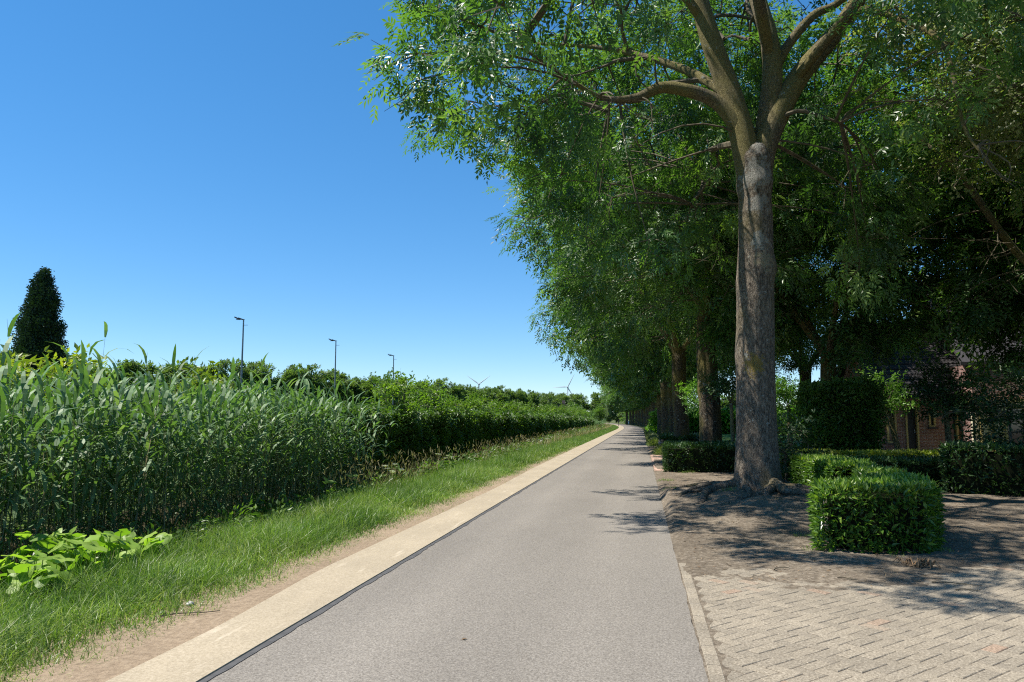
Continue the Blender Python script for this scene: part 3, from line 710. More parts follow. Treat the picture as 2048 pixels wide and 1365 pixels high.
# ------------------------------------------------------------------ ash trees of the avenue
def open_to_sun(org, pts=None, grow=0.):          # gaps in the canopy where the sun comes through
    s_ = np.array(S)
    def f(P):
        k = np.ones(len(P), bool)
        for (px, py, pz, rad) in (pts or SUNNY):
            v = P + np.array(org) - np.array([px, py, pz]); t = v @ s_
            wob = 1 + .35*noise(v*1.5); k &= np.linalg.norm(v - t[:, None]*s_, axis=1) > rad*wob + grow
        return k
    return f
SUNNY = [(2.3, 9.9, .8, .7), (3.0, 10.4, .8, .6), (3.5, 12.2, .8, .8), (3.4, 13.6, .8, .5), (3.6, 15.6, .8, 1.0), (1.95, 14.5, 5.3, .8), (1.95, 14.6, 6.9, .9), (2.1, 14.4, 6.1, .6), (1.9, 14.5, 2.0, .3), (1.9, 14.5, 4.5, .3), (2.9, 15, 9, .6), (.5, 14.5, 8.2, .6),
         (1.0, 14.5, 8.1, .6), (1.7, 14.8, 8.9, .55), (3.6, 15, 8.9, .75), (3.9, 8.8, 0, .3), (5.0, 9.3, 0, .3), (6.0, 11.0, 0, .35), (5.3, 12.3, 0, .3), (6.8, 13, 0, .3), (1.6, 18.5, 0, .6), (1.0, 20.5, 0, .6), (1.4, 12.0, 0, .3), (1.0, 9.5, 0, .35),
         (2.3, 8.4, 0, .3), (4.6, 20.2, .7, .45), (6.0, 20.4, .7, .5), (7.3, 20.6, .7, .4), (8.8, 28.9, 2.9, 1.7), (5.9, 31.4, 2.6, 1.2), (2.6, 30.8, 2.7, 1.1), (14.6, 34, 1.5, .7), (16, 34, 1.5, .5), (11.3, 35.2, 3.2, .4), (2.1, 26.3, 2.3, .45), (2.2, 26.3, 4.3, .35),
         (3.2, 24, .8, .5), (1.6, 23.6, .8, .4), (2.8, 14.8, 7.8, .6), (4.2, 15.1, 9.6, .6), (1.9, 14.7, 8.2, .5), (1.45, 14.7, 9.6, .6), (2.7, 14.9, 9.0, .5), (7.6, 14, 10.5, 1.0), (6.8, 14, 9.2, 1.1), (6.9, 13.6, 7.0, .8), (8.9, 23, 4.2, .5), (9.9, 20, 5.5, .7), (12, 20, 6, .8), (8.2, 24, 6, .8)]
def trunk_path(P, r, n, b, flare=.0, seed=0, lumps=()):
    P = smooth_path(P, 56); k = len(P); rr = np.interp(np.linspace(0, 1, k), np.linspace(0, 1, len(r)), r)
    def disp(V, ring):
        z = V[:, 2]; c = P[ring]; th = np.arctan2(V[:, 1]-c[:, 1], V[:, 0]-c[:, 0])
        f = 1 + .05*noise(np.stack([np.cos(th)*.7+seed, np.sin(th)*.7, z*.6], -1)) + .018*np.sin(th*11 + 2*noise(np.stack([z*1.5, z*0], -1)))
        f = f + flare*np.exp(-z/.28)*(.55 + .45*np.sin(th*5 + seed)) 
        for lz, lt, a, s_ in lumps:
            dt = np.angle(np.exp(1j*(th-lt))); f = f + a*np.exp(-((z-lz)/s_)**2 - (dt/1.0)**2)
        return f
    b.tube(P, rr, n, disp=disp); return P

main = empty('ash_tree', (2.18, 14.85, 0), 0, 'biggest nearest ash tree with lichened trunk and spreading limbs beside the road', 'tree', 'ash trees in a row along the road')
O = np.array([2.18, 14.85, 0])
b = MB(); trunk_path([(-.02, 0, -.12), (0, 0, 1), (.02, 0, 2.9), (.12, 0, 5.4), (.13, 0, 6.2), (.14, 0, 6.8), (.14, 0, 7.1)],
                     [.47, .415, .375, .36, .345, .325, .305, .315, .325, .24, .03], 40, b, .50, 1.3,
                     [(6.2, -1.0, .20, .2), (6.15, 1.5, .14, .18), (6.2, 3.0, .12, .2), (4.55, -.6, .20, .17), (4.3, 2.9, .08, .3), (3.6, -1.6, .06, .25), (5.6, -2.4, .06, .25), (2.9, -2.9, .08, .2), (6.95, -2.6, .16, .25), (6.95, -.4, .10, .3)])
b.obj('trunk', m_bark1, main, True)
LIMBS = {  # world coordinates
    'A': ([(2.26, 14.85, 5.9), (2.17, 14.83, 6.8), (2.07, 14.83, 7.4), (1.9, 14.84, 8.1), (1.57, 14.78, 9.15), (1.33, 14.74, 10.1), (1.1, 14.6, 11.4), (.7, 14.3, 13.2), (.4, 14, 15)], [.24, .26, .245, .22, .185, .17, .12, .04]),
    'B': ([(2.40, 15.0, 6.4), (2.58, 15.0, 7.35), (2.75, 15.0, 8.5), (2.69, 15.0, 9.4), (2.56, 15.1, 10.1), (2.4, 15.6, 11.6), (2.6, 16, 13.4), (2.5, 16.5, 15.2)], [.22, .215, .19, .17, .15, .11, .04]),
    'C': ([(2.36, 14.87, 5.9), (2.46, 14.88, 6.8), (2.75, 14.95, 7.55), (3.3, 15.08, 8.5), (3.93, 15.19, 9.26), (4.41, 15.27, 9.9), (5.0, 15.4, 10.9), (6.2, 15.4, 12.2), (7.2, 15.2, 13)], [.23, .25, .225, .19, .175, .16, .12, .04]),
    'D': ([(2.15, 14.8, 7.0), (1.95, 14.75, 7.5), (1.59, 14.72, 7.93), (1.1, 14.6, 8.12), (.51, 14.5, 8.2), (0, 14.3, 7.92), (-.69, 14.0, 7.88), (-1.5, 13.6, 8.3), (-2.6, 13.1, 8.9), (-3.9, 12.7, 9.3)], [.17, .16, .14, .13, .115, .09, .05, .035, .022, .01]),
    'E': ([(4.41, 15.2, 9.8), (4.45, 14.47, 9.44), (4.87, 14.03, 8.95), (5.14, 13.07, 8.03), (5.12, 12.55, 6.99), (5.1, 12.25, 6.11), (5.29, 12.0, 5.5)], [.07, .055, .045, .035, .025, .012]),
    'F': ([(2.8, 15.1, 8.6), (3.1, 15.2, 9.2), (3.6, 15.1, 9.75), (4.1, 15.0, 9.95), (5.0, 14.2, 10.4), (6.2, 13, 11)], [.1, .09, .08, .06, .03]),
    'G': ([(2.76, 15.04, 8.3), (2.66, 14.85, 9.0), (2.2, 13.5, 9.8), (1.6, 11.8, 10.6), (1.2, 10, 11), (1, 8.6, 11)], [.05, .12, .1, .07, .03]),
    'H': ([(2.0, 14.85, 8.0), (1.0, 16, 9.3), (-.6, 17, 10.4), (-2.4, 17.6, 11)], [.12, .09, .06, .03]),
    'I': ([(3.2, 15.0, 8.4), (4.2, 13.0, 9.2), (5.0, 11.2, 9.6), (5.6, 9.6, 9.4)], [.10, .08, .05, .025]),
    'J': ([(1.4, 14.8, 9.7), (0, 13.5, 10.9), (-1.6, 12.5, 11.6), (-3, 12, 12)], [.10, .08, .05, .025])}
sk = []
for nm, (P, r_) in LIMBS.items():
    P = np.array(P) - O; Q_ = smooth_path(P, 34); b = MB()
    rr = np.interp(np.linspace(0, 1, 34), np.linspace(0, 1, len(r_)), r_)
    b.tube(Q_, rr, 14, disp=lambda V, ring: 1 + .09*noise(V*2.1))
    b.obj('limb', m_limb, main, True)
    if nm != 'E': sk.append(Q_[6:])
sk = np.vstack(sk)
fol, wd = MB(), MB()
crown(fol, wd, np.array([1.9, 14.3, 10.2]) - O, (6.85, 9.6, 5.8), 415, 27, SP_FINE, 1.05, sk, .3, (.6, 1.0), 4.6, 10.6, SP_MID, .35, .055,
      keep=lambda P: ~((np.abs(P[:, 0]-.1) < 1.2) & (P[:, 1] < 1.0) & (P[:, 2] < 10.0) & (P[:, 2] > 3)) & ~((P[:, 0] > -1.0) & (P[:, 2] < 6.3) & (P[:, 1] < 2)) & ~((P[:, 1] < -2.5) & (P[:, 2] < 7.0) & (P[:, 0] > -3))
      & ~((P[:, 0] > 3.6) & (P[:, 2] < 11.3)), gap=open_to_sun(O))
o = fol.obj('foliage', m_ash, main); o['kind'] = 'stuff'
# drooping bare twigs on the side branch
for _ in range(26):
    a = np.array(random.choice([(4.87, 14.03, 8.95), (5.14, 13.07, 8.03), (5.12, 12.55, 6.99), (5.1, 12.25, 6.2), (5.2, 12.1, 5.8)])) - O
    e = a + np.array([random.uniform(-.2, .9), random.uniform(-.4, .3), random.uniform(-.75, .35)])
    wd.tube(smooth_path([a, (a+e)/2 + rng.normal(0, .12, 3), e], 7), np.linspace(.016, .005, 7), 4, cap=False)
wd.obj('branches', m_twig, main)['kind'] = 'stuff'
# buttress roots
roots = [(-2.6, 2.1, .10), (-3.0, 1.5, .085), (-2.2, 1.6, .07), (-.75, 1.9, .11), (-1.25, 1.2, .09), (-1.7, 1.3, .07), (2.6, 1.5, .08), (.3, 1.3, .09), (3.0, 1.7, .06), (-.45, 2.2, .06), (-2.85, 1.9, .05)]
for a, L, r0 in roots:
    P = []
    for q in range(10):
        f = q/9; aa = a + .35*math.sin(f*4 + a*3); R_ = .36 + L*f
        x, y = R_*math.cos(aa), R_*math.sin(aa); zg = float(soil_h(np.array(x+O[0]), np.array(y+O[1])))
        P.append((x, y, max(zg, .02) + r0*(.75 - 1.25*f) + .02*math.sin(f*9+a)))
    MB().tube(smooth_path(P, 20), np.linspace(r0, r0*.35, 20), 10, disp=lambda V, ring: 1 + .15*noise(V*5)).obj('root', m_bark1, main, True)

def ash_variant(seed, tms, size, nclump, per, fork=4.6, mat=m_ash_far, R=(7.4, 5.9, 6.7), keep=None, zmin=3.9, H=10.5, loc=(0, 0, 0), label='', trunk_r=.37, group='ash trees in a row along the road', twigs=3, clump_r=(.75, 1.3)):
    t = empty('ash_tree', loc, 0, label, 'tree', group)
    b = MB(); trunk_path([(0, 0, -.1), (.03, 0, 1.5), (-.03, .04, fork*.7), (0, 0, fork), (.05, 0, fork+.5)], [trunk_r*1.12, trunk_r, trunk_r*.95, trunk_r*.93, trunk_r*1.0], 20, b, .33, seed,
                                [(fork-.9, 1., .12, .3), (fork*.5, 3.5, .10, .25)])
    b.obj('trunk', m_bark, t, True); sk = []
    n = 5; lb = MB()
    for k in range(n):
        a = k*2*pi/n + seed; L = random.uniform(3.2, 4.6); up = random.uniform(4.5, 7.5) if k else 9
        P = smooth_path([(0, 0, fork-.1), (.25*math.cos(a), .25*math.sin(a), fork+.5), (L*.45*math.cos(a), L*.45*math.sin(a), fork+up*.42), (L*.8*math.cos(a+.2), L*.8*math.sin(a+.2), fork+up*.8), (L*math.cos(a+.1), L*math.sin(a+.1), fork+up)], 20)
        MB().tube(P, np.linspace(trunk_r*.52, .04, 20), 8).obj('limb', m_limb, t, True); sk.append(P[4:])
    fol, wd = MB(), MB()
    crown(fol, wd, (-.7 if H > 9 else 0, 0, H), R, nclump, per, tms, size, np.vstack(sk), .4, clump_r, zmin, None, None, .3, .05, keep=keep, twigs=twigs, gap=open_to_sun(loc))
    o = fol.obj('foliage', mat, t); o['kind'] = 'stuff'
    wd.obj('branches', m_twig, t)['kind'] = 'stuff'
    return t
T2 = ash_variant(1.0, SP_MID, 1.0, 270, 23, 5.2, m_ash_far, R=(6.2, 6.0, 6.7), loc=(2.35, 26.6, 0), label='second ash from the camera, mossy trunk rising behind the clipped box hedge', zmin=3.3)
T3 = ash_variant(3.1, SP_MID, 1.1, 280, 18, 4.6, m_ash_far, loc=(1.97, 38, 0), label='third ash with dark mossy trunk beside the wooden bollard')
T4 = ash_variant(5.2, SP_FAR, 1.0, 240, 19, 4.4, m_ash_far, loc=(2.15, 49.5, 0), label='fourth ash of the row, first one past the garden', twigs=0)
y = 61.; n_ = 5; words = ['fifth', 'sixth', 'seventh', 'eighth', 'ninth', 'tenth', 'eleventh', 'twelfth', 'thirteenth', 'fourteenth', 'fifteenth', 'sixteenth', 'seventeenth', 'eighteenth', 'nineteenth', 'last']
for i, wv in enumerate(words):
    src = T3 if i == 0 else T4
    copy_tree(src, (2.1 + random.uniform(-.15, .15) + float(curve_x(y)), y, 0), random.uniform(-.5, .5), (random.uniform(.95, 1.06), random.choice([-1, 1])*random.uniform(.93, 1.05), random.uniform(.93, 1.05)),
              f'{wv} ash tree counting away from the camera in the roadside row')
    y += 11.5
# garden ashes on the right
GT = ash_variant(2.2, SP_MID, 1.15, 190, 21, 3.6, m_ash, (5.2, 4.6, 5.0), None, 3.9, 8.3, (6.1, 25.6, -.2), 'ash tree with hanging dark foliage standing behind the square topiary bush', .26, 'tall trees in the garden', 3, (.7, 1.2))
copy_tree(GT, (13.8, 27.2, -.3), .7, (1.05, 1.05, 1.1), 'dark ash tree close in front of the house roof', 'tall trees in the garden')
copy_tree(GT, (17.6, 23.5, -.9), 3.7, (1.1, 1.1, 1.05), 'dark ash tree at the far right before the cream house front', 'tall trees in the garden')
copy_tree(GT, (15.0, 24.4, -1.0), 5.0, (1.1, 1.1, 1.05), 'dark ash tree directly in front of the cream house front', 'tall trees in the garden')
copy_tree(GT, (11.9, 20.2, -.9), 2.1, (1.1, 1.1, 1.1), 'dark ash tree overhanging the drive in front of the brick house', 'tall trees in the garden')
copy_tree(T3, (8.6, 41, 0), 1.2, .85, 'ash tree between the lawn and the house gable', 'tall trees in the garden')
# olive small-leaved tree at upper right
bt = empty('birch_tree', (9.0, 14.9, 0), 0, 'olive fine-leaved birch with hanging branches over the right of the drive', 'tree')
b = MB(); trunk_path([(0, 0, -.1), (.1, 0, 3), (-.1, .1, 6), (0, 0, 10)], [.22, .18, .13, .06], 16, b, .2, 4.); b.obj('trunk', m_bark, bt, True)
fol, wd = MB(), MB(); skb = np.array([(0, 0, z) for z in np.linspace(3, 10, 20)])
crown(fol, wd, (-.4, 0, 9.4), (3.7, 3.6, 3.9), 150, 42, SP_BIRCH, 1.4, skb, .4, (.7, 1.2), 4.8, None, None, .8, .04)
fol.obj('foliage', m_birch, bt)['kind'] = 'stuff'; wd.obj('branches', m_twig, bt)['kind'] = 'stuff'

# ------------------------------------------------------------------ hedges
LT = [tmpl([T_leaflet(.075, .032, 0, 0, .25)]), tmpl([T_leaflet(.06, .03, 0, 0, -.1)]), tmpl([T_leaflet(.09, .034, 0, 0, .5)])]
def inset(P, d):
    P = np.asarray(P, float); n = len(P); out = []
    for i in range(n):
        a, b_, c = P[i-1], P[i], P[(i+1) % n]
        e1 = (b_-a)/np.linalg.norm(b_-a); e2 = (c-b_)/np.linalg.norm(c-b_)
        n1 = np.array([-e1[1], e1[0]]); n2 = np.array([-e2[1], e2[0]])
        m = n1+n2; m = m/np.linalg.norm(m)/max(.5, np.dot(m/np.linalg.norm(m), n1)); out.append(b_ + m*d)
    return np.array(out)
def fill_top(P, n):
    """random points inside a polygon"""
    P = np.asarray(P); lo, hi = P.min(0), P.max(0); q = rng.uniform(lo, hi, (n*4, 2)); ins = np.zeros(len(q), bool)
    for i in range(len(P)):
        a, c = P[i-1], P[i]; cond = ((a[1] > q[:, 1]) != (c[1] > q[:, 1]))
        xx = (c[0]-a[0])*(q[:, 1]-a[1])/(c[1]-a[1]+1e-12) + a[0]; ins ^= cond & (q[:, 0] < xx)
    return q[ins], (hi-lo).prod()*ins.mean()
def hedge(name, poly, z0, z1, dens, tms, size, mat, label, cat='hedge', group=None, wob=.05, up=.5, core_in=.13, depth=.08, zlift=0):
    poly = np.asarray(poly, float); area = .5*np.sum(poly[:, 0]*np.roll(poly[:, 1], -1) - np.roll(poly[:, 0], -1)*poly[:, 1])
    if area < 0: poly = poly[::-1]
    ctr = poly.mean(0); root = empty(name, (*ctr, z0), 0, label, cat, group); Lp = poly - ctr
    pp, nn = [], []
    n = len(Lp)
    for i in range(n):
        a, c = Lp[i], Lp[(i+1) % n]; L = np.linalg.norm(c-a); m = int(L*(z1-z0)*dens); nv = np.array([(c-a)[1], -(c-a)[0], 0])/L
        t = rng.random(m)[:, None]; xy = a*(1-t) + c*t; z = rng.random(m)*(z1-z0)
        rnd_in = .06*(z/(z1-z0) > .93); pp.append(np.column_stack([xy, z]) - nv*rnd_in[:, None]); nn.append(np.tile(nv, (m, 1)))
    tp, A = fill_top(Lp, int(((Lp.max(0)-Lp.min(0)).prod())*dens))
    k = min(len(tp), int(A*dens)); tp = tp[:k]
    pp.append(np.column_stack([tp, np.full(k, z1-z0)])); nn.append(np.tile([0, 0, 1.], (k, 1)))
    P = np.vstack(pp); Nn = np.vstack(nn)
    off = wob*noise((P+[ctr[0], ctr[1], 0])*1.7) - depth*rng.random(len(P))**1.5 + .02*(rng.random(len(P)) > .9)
    P = P + Nn*off[:, None]
    D = Nn*.65 + rng.normal(0, .5, P.shape); D[:, 2] += up
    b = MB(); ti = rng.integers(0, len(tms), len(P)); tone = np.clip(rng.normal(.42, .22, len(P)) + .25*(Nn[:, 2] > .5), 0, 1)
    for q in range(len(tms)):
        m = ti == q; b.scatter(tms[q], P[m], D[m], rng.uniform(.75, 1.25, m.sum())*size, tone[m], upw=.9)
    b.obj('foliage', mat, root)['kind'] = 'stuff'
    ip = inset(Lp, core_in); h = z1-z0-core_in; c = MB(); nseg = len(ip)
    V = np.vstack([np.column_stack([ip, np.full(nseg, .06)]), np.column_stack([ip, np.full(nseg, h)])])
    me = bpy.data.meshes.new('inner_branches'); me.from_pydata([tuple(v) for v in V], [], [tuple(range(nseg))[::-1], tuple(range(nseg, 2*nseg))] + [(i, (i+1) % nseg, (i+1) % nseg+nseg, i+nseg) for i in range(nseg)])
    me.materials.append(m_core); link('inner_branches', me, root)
    return root
hedge('laurel_hedge', [(2.08,9.5),(3.30,9.55),(3.55,9.9),(3.85,11.6),(3.95,12.6),(4.15,15.2),(4.1,17.2),(3.25,17.2),(3.28,16.2),(3.42,14.3),(3.80,14.25),(3.35,12.6),(2.9,10.75),(2.25,10.4)],
      0.02, .765, 1150, LT, 1.15, m_laurel, 'sunlit low laurel hedge curving back from the drive right of the big trunk', wob=.045, depth=.05)
BX = [tmpl([T_leaflet(.05, .022, 0, 0, 0), T_leaflet(.045, .02, 0, 2.2, 0, .01), T_leaflet(.045, .02, 0, -2.0, 0, .02)])]
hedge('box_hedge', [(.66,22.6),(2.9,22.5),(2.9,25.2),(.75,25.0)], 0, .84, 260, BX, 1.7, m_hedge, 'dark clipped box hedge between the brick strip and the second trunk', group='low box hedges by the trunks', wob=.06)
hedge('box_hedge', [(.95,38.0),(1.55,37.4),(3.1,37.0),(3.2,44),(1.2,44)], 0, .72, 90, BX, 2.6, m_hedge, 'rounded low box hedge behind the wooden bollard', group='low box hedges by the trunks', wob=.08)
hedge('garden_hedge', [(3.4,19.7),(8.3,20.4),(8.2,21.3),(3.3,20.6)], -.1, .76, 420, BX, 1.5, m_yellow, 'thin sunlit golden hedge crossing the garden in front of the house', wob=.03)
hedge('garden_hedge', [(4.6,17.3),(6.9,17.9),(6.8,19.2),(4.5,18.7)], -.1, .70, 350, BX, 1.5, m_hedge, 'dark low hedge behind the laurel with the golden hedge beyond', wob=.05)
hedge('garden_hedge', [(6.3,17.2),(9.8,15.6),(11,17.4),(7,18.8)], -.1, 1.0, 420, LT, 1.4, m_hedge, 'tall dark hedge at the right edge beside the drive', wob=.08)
hedge('garden_hedge', [(1.8,80),(40,86),(40,88),(1.8,82)], 0, 1.75, 16, SP_BUSH, 4.0, m_lime, 'long bright hedge closing the lawn far behind the trunks', wob=.1)
hedge('topiary_bush', [(5.1,22.7),(6.1,22.6),(6.8,23.1),(6.75,24.1),(6.2,24.5),(5.1,24.3),(4.8,23.4)], .6, 2.5, 230, SP_BUSH, 1.0, m_hedgetop, 'tall square-cut topiary bush standing on bare stems', 'bush', wob=.2, depth=.38)
b = MB()
for k in range(9):
    x, y = random.uniform(5.2, 6.5), random.uniform(23.2, 24.1); b.tube([(x, y, -.1), (x+random.uniform(-.2, .2), y, .9)], .025, 5)
r0 = [o for o in COL.objects if o.name.startswith('topiary_bush')][0]
b.obj('stem', m_twig, r0).matrix_parent_inverse = r0.matrix_world.inverted()
for v in r0.children: pass

def bush(name, loc, R, nclump, per, tms, size, mat, label, cat='bush', group=None, stem_h=0., stem=None, cr=(.35, .6), droop=0., z=None):
    t = empty(name, loc, 0, label, cat, group); fol, wd = MB(), MB()
    z = R[2]*.9 if z is None else z
    sk = [(0, 0, q) for q in np.linspace(0, z, 8)] if stem is None else smooth_path(stem, 8)
    crown(fol, wd, (sk[-1][0], sk[-1][1], z), R, nclump, per, tms, size, sk[-3:] if stem is not None else sk, .45, cr, None, None, None, droop, .02, twigs=1)
    fol.obj('foliage', mat, t)['kind'] = 'stuff'
    if stem is None: wd.tube([(0, 0, -.1), (0, 0, z)], .03, 5)
    wd.obj('branches', m_twig, t)['kind'] = 'stuff'
    if stem is not None: MB().tube(smooth_path(stem, 14), np.linspace(stem_h, stem_h*.75, 14), 10, disp=lambda V, r_: 1+.1*noise(V*4)).obj('trunk', m_limb, t, True)
    return t
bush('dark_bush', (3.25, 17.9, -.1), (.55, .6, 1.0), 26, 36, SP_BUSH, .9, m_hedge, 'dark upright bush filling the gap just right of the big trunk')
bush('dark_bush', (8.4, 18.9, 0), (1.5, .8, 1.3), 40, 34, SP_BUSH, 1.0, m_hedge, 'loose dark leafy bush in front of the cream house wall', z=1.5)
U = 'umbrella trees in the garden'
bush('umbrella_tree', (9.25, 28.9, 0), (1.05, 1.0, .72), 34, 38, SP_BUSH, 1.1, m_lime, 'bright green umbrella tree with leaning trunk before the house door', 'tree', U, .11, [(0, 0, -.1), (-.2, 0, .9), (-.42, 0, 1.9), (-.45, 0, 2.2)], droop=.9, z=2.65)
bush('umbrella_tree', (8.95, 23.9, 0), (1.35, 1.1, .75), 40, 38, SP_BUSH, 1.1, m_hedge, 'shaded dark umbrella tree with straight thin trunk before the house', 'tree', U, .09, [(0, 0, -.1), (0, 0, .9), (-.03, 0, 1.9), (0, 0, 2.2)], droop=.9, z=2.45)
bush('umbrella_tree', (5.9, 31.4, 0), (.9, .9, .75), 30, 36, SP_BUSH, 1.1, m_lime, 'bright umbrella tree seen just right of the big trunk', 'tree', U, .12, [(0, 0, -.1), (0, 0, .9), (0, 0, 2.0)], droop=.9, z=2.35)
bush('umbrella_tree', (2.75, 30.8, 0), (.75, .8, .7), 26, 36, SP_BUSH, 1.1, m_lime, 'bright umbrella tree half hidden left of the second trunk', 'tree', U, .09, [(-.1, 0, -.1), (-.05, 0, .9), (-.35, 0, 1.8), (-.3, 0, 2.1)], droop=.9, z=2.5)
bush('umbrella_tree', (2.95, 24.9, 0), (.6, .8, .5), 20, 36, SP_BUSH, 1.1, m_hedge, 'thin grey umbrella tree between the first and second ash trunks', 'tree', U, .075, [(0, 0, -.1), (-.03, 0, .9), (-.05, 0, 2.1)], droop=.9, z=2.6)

# low ornamental grass mounds along the verge under the row
g = MB()
for i, (x, y, s_) in enumerate([(.95, 33.9, .22), (.8, 46, .3), (.85, 49, .3), (.9, 52, .32), (.9, 56, .3), (.85, 60, .3), (.9, 65, .3), (.9, 71, .3), (.9, 78, .3), (.9, 86, .3), (.9, 95, .3), (.9, 105, .3)]):
    N = 900 if y < 60 else 350; u_ = unit(N); u_[:, 2] = np.abs(u_[:, 2]); P = np.array([x, y, .0]) + u_*np.array([.35, 1.4, .35])*(.6+s_)
    P[:, 0] = np.maximum(P[:, 0], .45)
    g.scatter(tmpl([T_leaflet(.22, .02, 0, 0, .3)]), P, u_ + np.array([0, 0, .4]) + rng.normal(0, .3, (N, 3)), 1.2)
tag(g.obj('verge_mounds', leafmat('grey_green_grass', [(.07,.10,.035), (.12,.155,.055), (.17,.20,.08)], .3)), 'grey-green mounds of low grass between the road and the trunks', 'grass', kind='stuff')
g = MB()
xs_r = lambda x, y: noise(np.stack([x*.9, y*.5], -1)) > -.6
blades('', (.5, 9), (40, 90), 18, .16, .04, 1, None, '', mb=g)
tag(g.obj('far_verge_grass', m_grass), 'short grass under the farther trunks of the row', 'grass', kind='stuff')
grid('lawn', np.linspace(3.2, 45, 12), np.linspace(40, 80, 12), lambda X, Y: X*0 + .045, m_lawn)

# ------------------------------------------------------------------ long clipped hedge and saplings on the left
ys_h = np.arange(21, 149, 2.0); hx = -9.1
left = [(hx + .35*math.sin(y*.9) + .2*math.sin(y*2.3) + float(curve_x(y)), y) for y in ys_h]; right = [(-11.2 + float(curve_x(y)), y) for y in ys_h[::-1]]
def long_hedge():
    root = empty('clipped_hedge', (-9.6, 22, 0), 0, 'long dark clipped hedge beyond the ditch on the left, running to the far bend', 'hedge')
    b = MB()
    for y0, y1, dens, sz in ((20, 45, 70, .85), (45, 80, 36, 1.2), (80, 149, 15, 1.9)):
        for face in ('side', 'top'):
            L = y1-y0; A = L*(2.6 if face == 'side' else 2.1); N = int(A*dens)
            y = rng.uniform(y0, y1, N); zt = 1.85 + .16*noise(np.stack([y*.45, y*0], -1)) - .35*np.clip((y-90)/60, 0, 1)
            xf = -9.1 + .22*noise(np.stack([y*.8, y*0], -1))
            if face == 'side':
                z = -.55 + rng.random(N)*(zt+.55); x = xf + .22*noise(np.stack([y*1.3, z*1.8], -1)) - .2*rng.random(N); nv = np.array([1, 0, .15])
            else:
                x = xf - 2.1*rng.random(N); z = zt + .08*noise(np.stack([x*2, y*2], -1)) - .1*rng.random(N); nv = np.array([.1, 0, 1.])
            P = np.stack([x + curve_x(y), y, z], -1) - [-9.6, 22, 0]; D = nv + rng.normal(0, .6, (N, 3))
            tone = np.clip(rng.normal(.45, .25, N), 0, 1)
            for k in range(3): b.scatter(SP_HEDGEROW[k], P[k::3], D[k::3], rng.uniform(.7, 1.2, len(P[k::3]))*sz, tone[k::3])
    b.obj('foliage', m_hedgetop, root)['kind'] = 'stuff'
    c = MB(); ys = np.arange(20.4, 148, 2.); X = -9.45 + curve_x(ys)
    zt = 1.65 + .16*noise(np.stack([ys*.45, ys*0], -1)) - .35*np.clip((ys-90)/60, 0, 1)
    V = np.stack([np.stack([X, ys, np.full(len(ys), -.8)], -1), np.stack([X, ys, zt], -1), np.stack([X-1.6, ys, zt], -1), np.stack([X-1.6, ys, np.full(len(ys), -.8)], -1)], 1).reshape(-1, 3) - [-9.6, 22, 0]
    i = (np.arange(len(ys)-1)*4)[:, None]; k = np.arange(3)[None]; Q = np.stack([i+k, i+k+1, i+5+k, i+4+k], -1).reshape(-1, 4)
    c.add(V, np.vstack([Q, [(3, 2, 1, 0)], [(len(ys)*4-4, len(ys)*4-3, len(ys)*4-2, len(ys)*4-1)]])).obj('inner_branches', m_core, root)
long_hedge()
SG = 'leafy saplings growing out of the long hedge'
sh = [bush('sapling_shrub', (-9.5, 28.2, 0), (1.0, 1.1, 1.35), 46, 30, SP_HEDGEROW, .8, m_sap, 'tallest bushy sapling, first one above the hedge past the reeds', 'shrub', SG, cr=(.4, .65), z=1.95),
      bush('sapling_shrub', (-9.8, 33.2, 0), (.9, 1.2, 1.45), 44, 28, SP_HEDGEROW, .85, m_sap, 'second tall bushy sapling above the hedge, beside the first', 'shrub', SG, cr=(.4, .65), z=1.95)]
lab = ['third sapling, lower, above the clipped hedge', 'fourth sapling with a pointed top above the hedge', 'fifth sapling above the hedge', 'sixth sapling above the hedge', 'seventh sapling above the hedge', 'eighth sapling above the hedge',
       'ninth sapling above the hedge', 'tenth sapling above the hedge', 'eleventh sapling above the hedge', 'twelfth sapling above the hedge', 'thirteenth sapling above the hedge', 'fourteenth sapling above the hedge', 'fifteenth sapling above the hedge', 'last sapling at the far end of the hedge']
for (y, s_), lb in zip([(38.5, .84), (44, .93), (50, .88), (56, .9), (62, .86), (69, .95), (76, .9), (84, .98), (92, 1.0), (101, .95), (110, 1.0), (120, .98), (131, .95), (142, .9)], lab):
    copy_tree(sh[int(y) % 2], (-9.9 + random.uniform(-.4, .4) + float(curve_x(y)), y, 0), random.uniform(0, 6), (s_*.95, s_*1.1, s_*.97), lb + ', counting from the reeds' if 'last' not in lb and 'lower' not in lb and 'pointed' not in lb else lb)
bush('yellow_shrub', (-13.2, 14.2, 0), (1.6, 1.6, 1.35), 50, 30, SP_BUSH, 1.6, m_yellow, 'yellow-green shrub behind the reeds below the dark conical tree', 'shrub', 'yellow shrubs behind the reeds', cr=(.4, .7), z=1.75)
bush('yellow_shrub', (-12.0, 18.6, 0), (1.2, 1.3, 1.3), 40, 30, SP_BUSH, 1.5, m_yellow, 'yellow-green shrub peeping over the middle of the reeds', 'shrub', 'yellow shrubs behind the reeds', cr=(.4, .7), z=1.65)

